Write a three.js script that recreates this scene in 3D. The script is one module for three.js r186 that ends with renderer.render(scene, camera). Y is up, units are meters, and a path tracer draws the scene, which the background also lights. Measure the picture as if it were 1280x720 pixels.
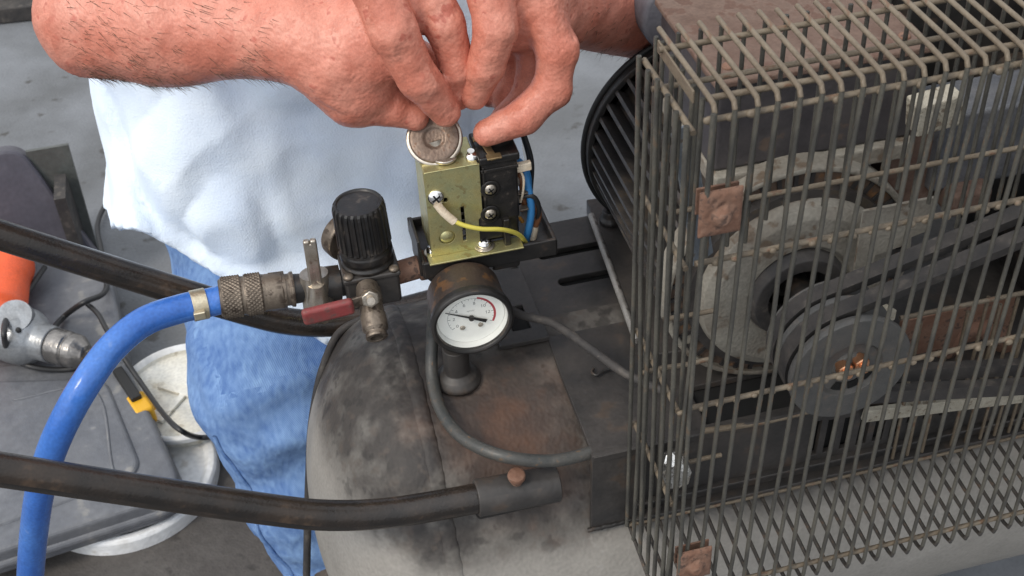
import * as THREE from 'three';
import { RoundedBoxGeometry } from 'three/addons/geometries/RoundedBoxGeometry.js';
import { mergeGeometries } from 'three/addons/utils/BufferGeometryUtils.js';
import { ImprovedNoise } from 'three/addons/math/ImprovedNoise.js';

// ---------------------------------------------------------------- camera, sky, sun, exposure
const scene = new THREE.Scene();
const camera = new THREE.PerspectiveCamera(24.73, 16 / 9, 0.05, 60);
camera.position.set(-0.1133, 1.0885, 0.658);
camera.up.set(0.1888, 0.7636, -0.6175);
camera.lookAt(0.0288, 0.5214, 0.0002);
camera.focus = 0.86; camera.userData.fStop = 22;
const renderer = new THREE.WebGLRenderer({ antialias: true });
renderer.setSize(1024, 576);
renderer.toneMapping = THREE.LinearToneMapping;
renderer.toneMappingExposure = 1.2;
renderer.shadowMap.enabled = true;

const sunDir = new THREE.Vector3(-0.55, 0.72, 0.30).normalize();
{ // bright overcast sky, a little brighter round the veiled sun
  const W = 256, H = 128, d = new Float32Array(W * H * 4), v = new THREE.Vector3();
  for (let j = 0; j < H; j++) for (let i = 0; i < W; i++) {
    const el = (j + 0.5) / H * Math.PI - Math.PI / 2, az = (i + 0.5) / W * 2 * Math.PI - Math.PI;
    v.set(Math.cos(el) * Math.cos(az), Math.sin(el), Math.cos(el) * Math.sin(az));
    const c = Math.max(0, v.dot(sunDir));
    let b = el > 0 ? 0.62 + 0.30 * Math.sin(el) + 0.9 * Math.pow(c, 3) : 0.16;
    const k = 4 * (j * W + i);
    d[k] = b * 0.97; d[k + 1] = b; d[k + 2] = b * 1.05; d[k + 3] = 1;
  }
  const t = new THREE.DataTexture(d, W, H, THREE.RGBAFormat, THREE.FloatType);
  t.mapping = THREE.EquirectangularReflectionMapping; t.magFilter = t.minFilter = THREE.LinearFilter; t.needsUpdate = true;
  scene.background = t; scene.environment = t;
}
const sun = new THREE.DirectionalLight(0xfff3e2, 1.4);
sun.position.copy(sunDir).multiplyScalar(6); sun.castShadow = true; sun.shadow.radius = 28;
sun.shadow.mapSize.set(2048, 2048);
Object.assign(sun.shadow.camera, { left: -2, right: 2, top: 2, bottom: -2, near: 0.1, far: 14 });
scene.add(sun, sun.target);

// ---------------------------------------------------------------- helpers
const V = (a, b, c) => Array.isArray(a) ? new THREE.Vector3(...a) : new THREE.Vector3(a, b, c);
let seed = 12345;
const rnd = () => ((seed = (seed * 1664525 + 1013904223) >>> 0) / 4294967296);
const jit = s => (rnd() - 0.5) * 2 * s;
const mix = (a, b, t) => a + (b - a) * t, clamp = (x, a = 0, b = 1) => Math.min(b, Math.max(a, x));
const step = (a, b, x) => { const t = clamp((x - a) / (b - a)); return t * t * (3 - 2 * t); };
const mix3 = (a, b, t) => [mix(a[0], b[0], t), mix(a[1], b[1], t), mix(a[2], b[2], t)];
const IN = new ImprovedNoise();
const fbm = (x, y, z, o = 5) => { let s = 0, a = 0.5; for (let i = 0; i < o; i++) { s += a * IN.noise(x, y, z); x = x * 2.03 + 7.1; y = y * 2.03 + 3.7; z = z * 2.03 + 1.3; a *= 0.5; } return s; };
const toS = c => c <= 0.0031308 ? 12.92 * c : 1.055 * Math.pow(c, 1 / 2.4) - 0.055;
// a picture w x h from fn(u, v) -> [r, g, b, height], linear colours; returns {map, bump}
function paint(w, h, fn, metres = null, bumps = true) {
  const a = new Uint8Array(w * h * 4), b = new Uint8Array(w * h * 4);
  for (let j = 0; j < h; j++) for (let i = 0; i < w; i++) {
    const r = fn((i + 0.5) / w, (j + 0.5) / h), k = 4 * (j * w + i);
    for (let c = 0; c < 3; c++) { a[k + c] = 255 * clamp(toS(clamp(r[c]))); b[k + c] = 255 * clamp(r[3] ?? 0.5); }
    a[k + 3] = b[k + 3] = 255;
  }
  const mk = (arr, srgb) => {
    const t = new THREE.DataTexture(arr, w, h, THREE.RGBAFormat);
    t.wrapS = t.wrapT = THREE.RepeatWrapping; t.magFilter = THREE.LinearFilter; t.minFilter = THREE.LinearMipmapLinearFilter; t.generateMipmaps = true;
    if (srgb) t.colorSpace = THREE.SRGBColorSpace;
    if (metres) t.repeat.set(1 / metres[0], 1 / metres[1]);
    t.needsUpdate = true; return t;
  };
  return { map: mk(a, true), bump: bumps ? mk(b, false) : null };
}
// noise that tiles: a walk on two circles would need 4-D; blend of shifted copies instead
const tile = (f) => (u, v) => {
  const bu = step(0.8, 1, u), bv = step(0.8, 1, v);
  const m = (p, q, t) => p.map((x, i) => mix(x, q[i], t));
  let c = f(u, v); if (bu > 0) c = m(c, f(u - 1, v), bu);
  if (bv > 0) { let e = f(u, v - 1); if (bu > 0) e = m(e, f(u - 1, v - 1), bu); c = m(c, e, bv); }
  return c;
};
let texN = 0; const grain = [];          // a few shared relief textures
// worn surface: base colour, dirt colour, spots of a third colour
function worn({ base, dirt, spot = dirt, dirtAmt = 0.5, spotAmt = 0.2, size = 0.2, px = 512, rough = 0.6, metal = 0, bump = 0.0006, fine = 60, low = 4, extra = {} }) {
  const o = ++texN * 13.7;
  const t = paint(px, px, tile((u, v) => {
    const n1 = fbm(u * low + o, v * low, o, 6), n2 = fbm(u * 11 + o, v * 11 + 5, o + 3, 5), n3 = IN.noise(u * fine, v * fine, o + 9);
    let c = mix3(base, dirt, clamp(dirtAmt + n1 * 1.6 + n2 * 0.5));
    c = mix3(c, spot, step(0.34 - spotAmt * 0.5, 0.52 - spotAmt * 0.5, n2 + n1 * 0.6 + 0.15) * 0.9);
    const g = 1 + n3 * 0.16 + n2 * 0.2;
    return [c[0] * g, c[1] * g, c[2] * g, 0.5 + n2 * 0.5 + n3 * 0.22];
  }), [size, size], grain.length < 6);
  if (t.bump) grain.push(t.bump);
  return new THREE.MeshPhysicalMaterial({ map: t.map, bumpMap: t.bump ?? grain[texN % 6], bumpScale: bump, roughness: rough, metalness: metal, ...extra });
}
const plain = (c, rough = 0.5, metal = 0, extra = {}) => new THREE.MeshPhysicalMaterial({ color: new THREE.Color().setRGB(...c), roughness: rough, metalness: metal, ...extra });

// geometry
function uvBox(g) { // uv in metres from the main direction of each face
  g = g.index ? g.toNonIndexed() : g; const p = g.attributes.position, uv = new Float32Array(p.count * 2), a = V(0, 0, 0), b = V(0, 0, 0), c = V(0, 0, 0);
  for (let i = 0; i < p.count; i += 3) {
    a.fromBufferAttribute(p, i); b.fromBufferAttribute(p, i + 1); c.fromBufferAttribute(p, i + 2);
    const n = b.clone().sub(a).cross(c.clone().sub(a)), ax = Math.abs(n.x), ay = Math.abs(n.y), az = Math.abs(n.z);
    [a, b, c].forEach((q, k) => { const s = ax > ay && ax > az ? [q.z, q.y] : ay > az ? [q.x, q.z] : [q.x, q.y]; uv.set(s, 2 * (i + k)); });
  }
  g.setAttribute('uv', new THREE.BufferAttribute(uv, 2)); return g;
}
const clean = g => { const r = g.index ? g.toNonIndexed() : g.clone(); for (const k of Object.keys(r.attributes)) if (!['position', 'normal', 'uv'].includes(k)) r.deleteAttribute(k); return r; };
const join = gs => gs.length === 1 ? gs[0] : mergeGeometries(gs.map(clean));
function part(name, geos, mat, parent, label) {
  const m = new THREE.Mesh(join([geos].flat()), mat); m.name = name; m.castShadow = m.receiveShadow = true;
  if (label) m.userData.label = label;
  parent.add(m); return m;
}
function thing(name, label, category, group) {
  const g = new THREE.Group(); g.name = name; g.userData = { label, category }; if (group) g.userData.group = group; scene.add(g); return g;
}
function tag(o, label, category) { Object.assign(o.userData, { label, category }); return o; }
function orient(g, from, dir) { // y axis of g -> dir, moved to from
  const q = new THREE.Quaternion().setFromUnitVectors(V(0, 1, 0), V(dir).normalize());
  g.applyQuaternion(q); g.translate(...from); return g;
}
const sub = (a, b) => [a[0] - b[0], a[1] - b[1], a[2] - b[2]], add = (a, b) => [a[0] + b[0], a[1] + b[1], a[2] + b[2]], mul = (a, k) => a.map(x => x * k);
const lerp3 = (a, b, t) => mix3(a, b, t);
const len = a => Math.hypot(...a);
function cyl(a, b, r1, r2 = r1, seg = 28, open = false) {
  const h = len(sub(b, a)), g = new THREE.CylinderGeometry(r2, r1, h, seg, 1, open); g.translate(0, h / 2, 0);
  return uvBox(orient(g, a, sub(b, a)));
}
function lathe(prof, from, dir, seg = 48) { // prof [[r, h], ...] along dir
  const g = new THREE.LatheGeometry(prof.map(p => new THREE.Vector2(...p)), seg); return uvBox(orient(g, from, dir));
}
// lathe with a small chamfer at every corner of the profile
function turned(prof, from, dir, seg = 48, ch = 0.0008) {
  const out = [];
  prof.forEach((p, i) => {
    const a = prof[i - 1], b = prof[i + 1];
    if (!a || !b) return out.push(p);
    const c1 = Math.min(ch, Math.hypot(p[0] - a[0], p[1] - a[1]) * 0.4), c2 = Math.min(ch, Math.hypot(p[0] - b[0], p[1] - b[1]) * 0.4);
    const l1 = Math.hypot(p[0] - a[0], p[1] - a[1]) || 1, l2 = Math.hypot(p[0] - b[0], p[1] - b[1]) || 1;
    out.push([p[0] + (a[0] - p[0]) / l1 * c1, p[1] + (a[1] - p[1]) / l1 * c1], [p[0] + (b[0] - p[0]) / l2 * c2, p[1] + (b[1] - p[1]) / l2 * c2]);
  });
  const g = new THREE.LatheGeometry(out.map(p => new THREE.Vector2(...p)), seg);
  const flat = g.toNonIndexed(); flat.computeVertexNormals();
  // smooth round, sharp along: take the lathe's own normals (already smooth round)
  return uvBox(orient(g, from, dir));
}
const curve = (pts, t = 0.5, closed = false) => new THREE.CatmullRomCurve3(pts.map(p => V(p)), closed, 'centripetal', t);
function tube(pts, r, seg = 64, rad = 12, closed = false, wob = 0) {
  const c = curve(pts, 0.5, closed), g = new THREE.TubeGeometry(c, seg, r, rad, closed), L = c.getLength();
  const uv = g.attributes.uv; for (let i = 0; i < uv.count; i++) uv.setXY(i, uv.getX(i) * L, uv.getY(i) * 2 * Math.PI * r);
  const gs = [g];
  if (!closed) for (const [p, e] of [[0, 1], [1, -1]]) { const s = new THREE.CircleGeometry(r, rad), d = c.getTangentAt(p).multiplyScalar(-e), at = c.getPointAt(p); s.applyQuaternion(new THREE.Quaternion().setFromUnitVectors(V(0, 0, 1), d)); s.translate(at.x, at.y, at.z); gs.push(s); }
  return join(gs);
}
// tube through straight legs with rounded bends
function bent(pts, r, bend, seg = 80, rad = 16) {
  const q = [pts[0]];
  for (let i = 1; i < pts.length - 1; i++) {
    const a = pts[i - 1], p = pts[i], b = pts[i + 1], la = len(sub(a, p)), lb = len(sub(b, p)), k = Math.min(bend, la * 0.45, lb * 0.45);
    const p1 = lerp3(p, a, k / la), p2 = lerp3(p, b, k / lb);
    for (let t = 0; t <= 4; t++) { const s = t / 4; q.push(lerp3(lerp3(p1, p, s), lerp3(p, p2, s), s)); }
  }
  q.push(pts[pts.length - 1]);
  return tube(q, r, seg, rad);
}
function box(w, h, d, x, y, z, r = 0.001, rot = [0, 0, 0], seg = 2) { const g = new RoundedBoxGeometry(w, h, d, seg, Math.min(r, w / 2.01, h / 2.01, d / 2.01)); g.rotateX(rot[0]); g.rotateY(rot[1]); g.rotateZ(rot[2]); g.translate(x, y, z); return uvBox(g); }
function hexNut(a, dir, r, h) { const g = new THREE.CylinderGeometry(r, r, h, 6, 1); g.translate(0, h / 2, 0); const k = new THREE.CylinderGeometry(r * 0.88, r * 0.98, h * 0.12, 6, 1); k.translate(0, h * 1.06, 0); return join([uvBox(orient(g.toNonIndexed(), a, dir)), uvBox(orient(k.toNonIndexed(), a, dir))]); }
function extrude(shape, depth, bevel = 0.0006) { return new THREE.ExtrudeGeometry(shape, { depth, bevelEnabled: bevel > 0, bevelSize: bevel, bevelThickness: bevel, bevelSegments: 2, curveSegments: 20 }); }
const poly = pts => { const s = new THREE.Shape(); pts.forEach((p, i) => i ? s.lineTo(...p) : s.moveTo(...p)); s.closePath(); return s; };
function screwHead(at, dir, r) { // pan head with a cross slot
  const g = lathe([[0, r * 0.55], [r * 0.5, r * 0.5], [r * 0.9, r * 0.25], [r, 0.0], [r, -r * 0.4], [0, -r * 0.4]].reverse(), at, dir, 20);
  return g;
}
function slotBars(at, dir, r) { const gs = []; for (const k of [0, 1]) { const b = new THREE.BoxGeometry(k ? r * 1.1 : r * 0.22, r * 0.12, k ? r * 0.22 : r * 1.1); b.rotateY(0.5); b.translate(0, r * 0.52, 0); gs.push(uvBox(orient(b, at, dir))); } return join(gs); }

// smooth solid from a distance field (surface nets)
function fieldMesh(f, lo, hi, cell) {
  const n = lo.map((l, i) => Math.ceil((hi[i] - l) / cell) + 1), [nx, ny, nz] = n, F = new Float32Array(nx * ny * nz);
  const id = (i, j, k) => i + nx * (j + ny * k);
  for (let k = 0; k < nz; k++) for (let j = 0; j < ny; j++) for (let i = 0; i < nx; i++) F[id(i, j, k)] = f(lo[0] + i * cell, lo[1] + j * cell, lo[2] + k * cell);
  const vid = new Int32Array(nx * ny * nz).fill(-1), pos = [], idx = [];
  const E = [[0, 1], [2, 3], [4, 5], [6, 7], [0, 2], [1, 3], [4, 6], [5, 7], [0, 4], [1, 5], [2, 6], [3, 7]];
  for (let k = 0; k < nz - 1; k++) for (let j = 0; j < ny - 1; j++) for (let i = 0; i < nx - 1; i++) {
    const v = []; let m = 0;
    for (let c = 0; c < 8; c++) { const q = F[id(i + (c & 1), j + (c >> 1 & 1), k + (c >> 2))]; v.push(q); if (q < 0) m |= 1 << c; }
    if (m === 0 || m === 255) continue;
    let x = 0, y = 0, z = 0, cnt = 0;
    for (const [a, b] of E) if ((v[a] < 0) !== (v[b] < 0)) { const t = v[a] / (v[a] - v[b]); x += mix(a & 1, b & 1, t); y += mix(a >> 1 & 1, b >> 1 & 1, t); z += mix(a >> 2, b >> 2, t); cnt++; }
    vid[id(i, j, k)] = pos.length / 3; pos.push(lo[0] + (i + x / cnt) * cell, lo[1] + (j + y / cnt) * cell, lo[2] + (k + z / cnt) * cell);
  }
  const quad = (a, b, c, d, flip) => { if (a < 0 || b < 0 || c < 0 || d < 0) return; flip ? idx.push(a, c, b, a, d, c) : idx.push(a, b, c, a, c, d); };
  for (let k = 1; k < nz - 1; k++) for (let j = 1; j < ny - 1; j++) for (let i = 1; i < nx - 1; i++) {
    const s = F[id(i, j, k)] < 0;
    if (s !== F[id(i + 1, j, k)] < 0) quad(vid[id(i, j - 1, k - 1)], vid[id(i, j, k - 1)], vid[id(i, j, k)], vid[id(i, j - 1, k)], !s);
    if (s !== F[id(i, j + 1, k)] < 0) quad(vid[id(i - 1, j, k - 1)], vid[id(i - 1, j, k)], vid[id(i, j, k)], vid[id(i, j, k - 1)], !s);
    if (s !== F[id(i, j, k + 1)] < 0) quad(vid[id(i - 1, j - 1, k)], vid[id(i, j - 1, k)], vid[id(i, j, k)], vid[id(i - 1, j, k)], !s);
  }
  const g = new THREE.BufferGeometry(), nor = new Float32Array(pos.length), e = cell * 0.4;
  for (let i = 0; i < pos.length; i += 3) {
    const [x, y, z] = [pos[i], pos[i + 1], pos[i + 2]], a = f(x + e, y, z) - f(x - e, y, z), b = f(x, y + e, z) - f(x, y - e, z), c = f(x, y, z + e) - f(x, y, z - e), l = Math.hypot(a, b, c) || 1;
    nor.set([a / l, b / l, c / l], i);
  }
  g.setAttribute('position', new THREE.Float32BufferAttribute(pos, 3)); g.setAttribute('normal', new THREE.BufferAttribute(nor, 3)); g.setIndex(idx);
  return uvBox(g);
}
const smin = (a, b, k) => { const h = clamp(0.5 + 0.5 * (b - a) / k); return mix(b, a, h) - k * h * (1 - h); };
function capsule(a, b, ra, rb) {
  const d = sub(b, a), L2 = d[0] * d[0] + d[1] * d[1] + d[2] * d[2];
  return (x, y, z) => { const px = x - a[0], py = y - a[1], pz = z - a[2], t = clamp((px * d[0] + py * d[1] + pz * d[2]) / L2); return Math.hypot(px - d[0] * t, py - d[1] * t, pz - d[2] * t) - mix(ra, rb, t); };
}
function blend(bones, k) { return (x, y, z) => { let s = 1; for (const b of bones) s = smin(s, b(x, y, z), k); return s; }; }
function chain(pts, k) { const o = []; for (let i = 0; i < pts.length - 1; i++) o.push(capsule(pts[i][0], pts[i + 1][0], pts[i][1], pts[i + 1][1])); return o; }
function bounds(lists, m) { const lo = [9, 9, 9], hi = [-9, -9, -9]; for (const [p, r] of lists) for (let i = 0; i < 3; i++) { lo[i] = Math.min(lo[i], p[i] - r - m); hi[i] = Math.max(hi[i], p[i] + r + m); } return [lo, hi]; }

// ---------------------------------------------------------------- materials
const M = {};
M.steel = worn({ base: [0.026, 0.0245, 0.024], dirt: [0.052, 0.046, 0.042], spot: [0.060, 0.045, 0.035], dirtAmt: 0.38, spotAmt: -0.14, size: 0.18, rough: 0.5, bump: 0.0004 });
M.steelDark = worn({ base: [0.012, 0.0115, 0.0115], dirt: [0.030, 0.027, 0.025], spot: [0.045, 0.033, 0.025], dirtAmt: 0.4, spotAmt: 0.0, size: 0.16, rough: 0.45, bump: 0.0003 });
M.pipe = worn({ base: [0.015, 0.0125, 0.011], dirt: [0.038, 0.027, 0.020], spot: [0.06, 0.040, 0.027], dirtAmt: 0.35, spotAmt: -0.08, size: 0.16, rough: 0.27, bump: 0.0003, fine: 90 });
M.wire = worn({ base: [0.052, 0.050, 0.044], dirt: [0.095, 0.090, 0.074], spot: [0.115, 0.080, 0.052], dirtAmt: 0.4, spotAmt: -0.02, size: 0.16, rough: 0.42, bump: 0.0006, fine: 80 });
M.wireShaded = worn({ base: [0.036, 0.033, 0.031], dirt: [0.062, 0.055, 0.048], spot: [0.10, 0.07, 0.05], dirtAmt: 0.4, spotAmt: -0.1, size: 0.12, rough: 0.55, bump: 0.0005 });
M.wireRust = worn({ base: [0.125, 0.098, 0.068], dirt: [0.185, 0.152, 0.11], spot: [0.13, 0.07, 0.04], dirtAmt: 0.4, spotAmt: -0.03, size: 0.16, rough: 0.6, bump: 0.0007, fine: 80 });
M.rust = worn({ base: [0.155, 0.078, 0.050], dirt: [0.20, 0.120, 0.085], spot: [0.062, 0.038, 0.030], dirtAmt: 0.4, spotAmt: 0.1, size: 0.05, rough: 0.8, bump: 0.0008 });
M.rustDust = worn({ base: [0.105, 0.064, 0.048], dirt: [0.15, 0.102, 0.080], spot: [0.10, 0.055, 0.04], dirtAmt: 0.45, spotAmt: 0.08, size: 0.12, rough: 0.9, bump: 0.0004 });
M.cast = worn({ base: [0.25, 0.235, 0.20], dirt: [0.165, 0.145, 0.118], spot: [0.11, 0.080, 0.055], dirtAmt: 0.45, spotAmt: 0.02, size: 0.13, rough: 0.8, bump: 0.0008 });
M.motor = worn({ base: [0.028, 0.026, 0.026], dirt: [0.06, 0.053, 0.048], spot: [0.07, 0.055, 0.04], dirtAmt: 0.4, spotAmt: 0.0, size: 0.14, rough: 0.45, bump: 0.0004 });
M.boxGrey = worn({ base: [0.036, 0.033, 0.037], dirt: [0.060, 0.054, 0.055], spot: [0.09, 0.065, 0.05], dirtAmt: 0.4, spotAmt: -0.15, size: 0.14, rough: 0.55, bump: 0.0003 });
M.rubber = worn({ base: [0.028, 0.0265, 0.027], dirt: [0.055, 0.049, 0.045], spot: [0.075, 0.066, 0.058], dirtAmt: 0.4, spotAmt: -0.1, size: 0.08, rough: 0.75, bump: 0.0005 });
M.pulley = worn({ base: [0.080, 0.081, 0.080], dirt: [0.105, 0.100, 0.094], spot: [0.12, 0.10, 0.085], dirtAmt: 0.4, spotAmt: -0.1, size: 0.07, rough: 0.6, bump: 0.0003 });
M.blackPlastic = worn({ base: [0.009, 0.0085, 0.0085], dirt: [0.028, 0.024, 0.021], spot: [0.06, 0.05, 0.042], dirtAmt: 0.3, spotAmt: -0.1, size: 0.06, rough: 0.33, bump: 0.0002 });
M.brass = worn({ base: [0.20, 0.165, 0.13], dirt: [0.11, 0.088, 0.07], spot: [0.06, 0.045, 0.035], dirtAmt: 0.45, spotAmt: 0.05, size: 0.04, rough: 0.42, metal: 0.55, bump: 0.0004 });
M.nickel = worn({ base: [0.55, 0.50, 0.43], dirt: [0.34, 0.29, 0.23], spot: [0.26, 0.21, 0.16], dirtAmt: 0.35, spotAmt: -0.12, size: 0.05, rough: 0.30, metal: 0.85, bump: 0.0002 });
M.chrome = plain([0.78, 0.77, 0.75], 0.14, 1);
M.zinc = worn({ base: [0.56, 0.49, 0.23], dirt: [0.46, 0.47, 0.26], spot: [0.36, 0.30, 0.14], dirtAmt: 0.45, spotAmt: 0.02, size: 0.05, rough: 0.34, metal: 0.75, bump: 0.0002 });
M.copper = plain([0.80, 0.42, 0.24], 0.28, 0.9);
M.redGrip = worn({ base: [0.21, 0.036, 0.036], dirt: [0.15, 0.05, 0.045], spot: [0.10, 0.05, 0.045], dirtAmt: 0.35, spotAmt: 0.0, size: 0.04, rough: 0.55, bump: 0.0003 });
M.blueHose = worn({ base: [0.032, 0.125, 0.44], dirt: [0.055, 0.17, 0.50], spot: [0.10, 0.20, 0.47], dirtAmt: 0.4, spotAmt: -0.2, size: 0.17, rough: 0.24, bump: 0.0004, fine: 90 });
M.ochreWire = plain([0.60, 0.52, 0.09], 0.4); M.blueWire = plain([0.04, 0.20, 0.46], 0.4); M.brownWire = plain([0.20, 0.085, 0.04], 0.4); M.whiteSleeve = worn({ base: [0.72, 0.62, 0.48], dirt: [0.58, 0.46, 0.33], dirtAmt: 0.3, spotAmt: -0.2, size: 0.03, rough: 0.55 });
M.black = plain([0.012, 0.012, 0.012], 0.6);
M.hole = plain([0.004, 0.004, 0.004], 0.9);  // near-black that paints in the darkness inside openings
M.rubberCord = plain([0.02, 0.02, 0.021], 0.45);
M.orange = worn({ base: [0.72, 0.10, 0.025], dirt: [0.60, 0.09, 0.03], dirtAmt: 0.3, spotAmt: -0.2, size: 0.1, rough: 0.42 });
M.caseGrey = worn({ base: [0.105, 0.112, 0.128], dirt: [0.15, 0.155, 0.165], spot: [0.22, 0.215, 0.205], dirtAmt: 0.4, spotAmt: -0.08, size: 0.35, rough: 0.5, bump: 0.0005 });
M.casePurple = worn({ base: [0.060, 0.058, 0.075], dirt: [0.085, 0.082, 0.10], dirtAmt: 0.4, spotAmt: -0.2, size: 0.3, rough: 0.5, bump: 0.0003 });
M.boardDark = worn({ base: [0.055, 0.06, 0.055], dirt: [0.085, 0.09, 0.085], dirtAmt: 0.4, spotAmt: -0.2, size: 0.3, rough: 0.55 });
M.whitePlastic = worn({ base: [0.74, 0.76, 0.78], dirt: [0.62, 0.62, 0.60], spot: [0.46, 0.44, 0.40], dirtAmt: 0.3, spotAmt: -0.08, size: 0.3, rough: 0.45 });
M.cream = worn({ base: [0.70, 0.69, 0.63], dirt: [0.58, 0.55, 0.46], spot: [0.42, 0.38, 0.30], dirtAmt: 0.35, spotAmt: -0.03, size: 0.2, rough: 0.5 });
M.yellow = plain([0.70, 0.38, 0.02], 0.45);
M.beige = worn({ base: [0.42, 0.39, 0.32], dirt: [0.30, 0.27, 0.21], spot: [0.14, 0.11, 0.08], dirtAmt: 0.4, spotAmt: 0.05, size: 0.06, rough: 0.85, bump: 0.0012 });
M.skin = worn({ base: [0.50, 0.165, 0.11], dirt: [0.60, 0.26, 0.19], spot: [0.40, 0.115, 0.08], dirtAmt: 0.42, spotAmt: -0.04, size: 0.11, rough: 0.46, bump: 0.0008, fine: 130, extra: { sheen: 0.15 } });
M.hair = plain([0.05, 0.035, 0.025], 0.7);
M.foil = worn({ base: [0.75, 0.74, 0.71], dirt: [0.60, 0.57, 0.52], dirtAmt: 0.3, spotAmt: -0.2, size: 0.04, rough: 0.16, metal: 0.95, bump: 0.0002, low: 4 });
M.leather = worn({ base: [0.06, 0.045, 0.035], dirt: [0.10, 0.08, 0.065], dirtAmt: 0.4, spotAmt: -0.1, size: 0.1, rough: 0.6 });
{ // shirt: pale blue woven cotton; jeans: washed denim twill
  const cloth = (f, m, rough, bump) => { const t = paint(1024, 1024, tile(f), [m, m]); return new THREE.MeshPhysicalMaterial({ map: t.map, bumpMap: t.bump, bumpScale: bump, roughness: rough, sheen: 0.3, sheenRoughness: 0.6, side: THREE.DoubleSide }); };
  M.shirt = cloth((u, v) => { const n = fbm(u * 5, v * 5, 2), s = clamp(0.5 + n * 1.3), c = mix3([0.76, 0.85, 0.95], [0.66, 0.77, 0.93], s); const g = 1 + IN.noise(u * 260, v * 260, 1) * 0.04; return [c[0] * g, c[1] * g, c[2] * g, 0.5 + fbm(u * 9, v * 9, 4) * 0.6 + IN.noise(u * 200, v * 200, 7) * 0.1]; }, 0.3, 0.9, 0.0015);
  M.denim = cloth((u, v) => { const n = fbm(u * 5, v * 5, 12), m = fbm(u * 60, v * 34, 6), w = Math.sin((u * 1.0 + v * 0.8) * 1130), s = clamp(0.40 + n * 0.75 + m * 0.55 + w * 0.16), c = mix3([0.055, 0.135, 0.36], [0.26, 0.42, 0.68], s); return [...c, 0.5 + w * 0.2 + m * 0.5 + n * 0.2]; }, 0.3, 0.9, 0.0012);
}
{ // floor: stained concrete
  const t = paint(1024, 1024, tile((u, v) => {
    const n = fbm(u * 6, v * 6, 21, 6), m = fbm(u * 26, v * 26, 31, 5), f = IN.noise(u * 240, v * 240, 3);
    let c = mix3([0.162, 0.172, 0.186], [0.095, 0.099, 0.103], clamp(0.4 + n * 1.4));
    c = mix3(c, [0.05, 0.048, 0.045], step(0.22, 0.38, m * 0.8 + n * 0.4 + 0.02) * 0.85);
    const g = 1 + f * 0.10 + m * 0.18; return [c[0] * g, c[1] * g, c[2] * g, 0.5 + f * 0.25 + m * 0.4];
  }), [0.9, 0.9]);
  M.floor = new THREE.MeshPhysicalMaterial({ map: t.map, bumpMap: t.bump, bumpScale: 0.0015, roughness: 0.8 });
  const o = paint(512, 512, (u, v) => [0.062, 0.055, 0.05, 0.5], [1, 1]);
}

// ---------------------------------------------------------------- the setting
{
  const g = new THREE.PlaneGeometry(16, 16, 1, 1); g.rotateX(-Math.PI / 2);
  const f = part('floor', uvBox(g), M.floor, scene); f.userData.kind = 'structure';
  // the oil-dark patch of floor in front of the tool case
  const N = 90, pos = [], idx = [], cx = -0.30, cz = -0.16;
  pos.push(cx, 0.004, cz);
  for (let i = 0; i < N; i++) { const a = i / N * 2 * Math.PI, r = 0.36 * (1 + 0.35 * fbm(Math.cos(a) * 1.3, Math.sin(a) * 1.3, 5) + 0.18 * fbm(Math.cos(a) * 5, Math.sin(a) * 5, 8)); pos.push(cx + r * 1.25 * Math.cos(a), 0.004, cz + r * Math.sin(a)); }
  for (let i = 0; i < N; i++) idx.push(0, 1 + (i + 1) % N, 1 + i);
  const s = new THREE.BufferGeometry(); s.setAttribute('position', new THREE.Float32BufferAttribute(pos, 3)); s.setIndex(idx); s.computeVertexNormals();
  const st = part('oil_stained_ground', uvBox(s), worn({ base: [0.062, 0.056, 0.052], dirt: [0.10, 0.092, 0.085], spot: [0.035, 0.032, 0.03], dirtAmt: 0.4, spotAmt: 0.1, size: 0.4, rough: 0.8, bump: 0.001 }), scene); st.userData.kind = 'structure';
}
{ // low pale ledge over a dark gap, far corner
  const l = thing('ledge', 'pale ledge on a dark base strip in the far corner of the floor', 'ledge');
  const a = [-0.5782, 0.0000, -1.6021], b = [-0.3014, 0.0000, -1.5707];
  const dx = b[0] - a[0], dz = b[2] - a[2], L = Math.hypot(dx, dz), yaw = Math.atan2(-dz, dx), cx = (a[0] + b[0]) / 2, cz = (a[2] + b[2]) / 2;
  const s = (w, h, d, y, off, r) => { const g = new RoundedBoxGeometry(w, h, d, 2, r); g.translate(0, y, -off); g.rotateY(yaw); g.translate(cx, 0, cz); return uvBox(g); };
  part('base_strip', s(L + 1.2, 0.03, 0.4, 0.0155, 0.16, 0.004), M.rubber, l);
  part('ledge_top', s(L + 1.2, 0.05, 0.4, 0.056, 0.215, 0.006), M.cream, l);
}

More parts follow.
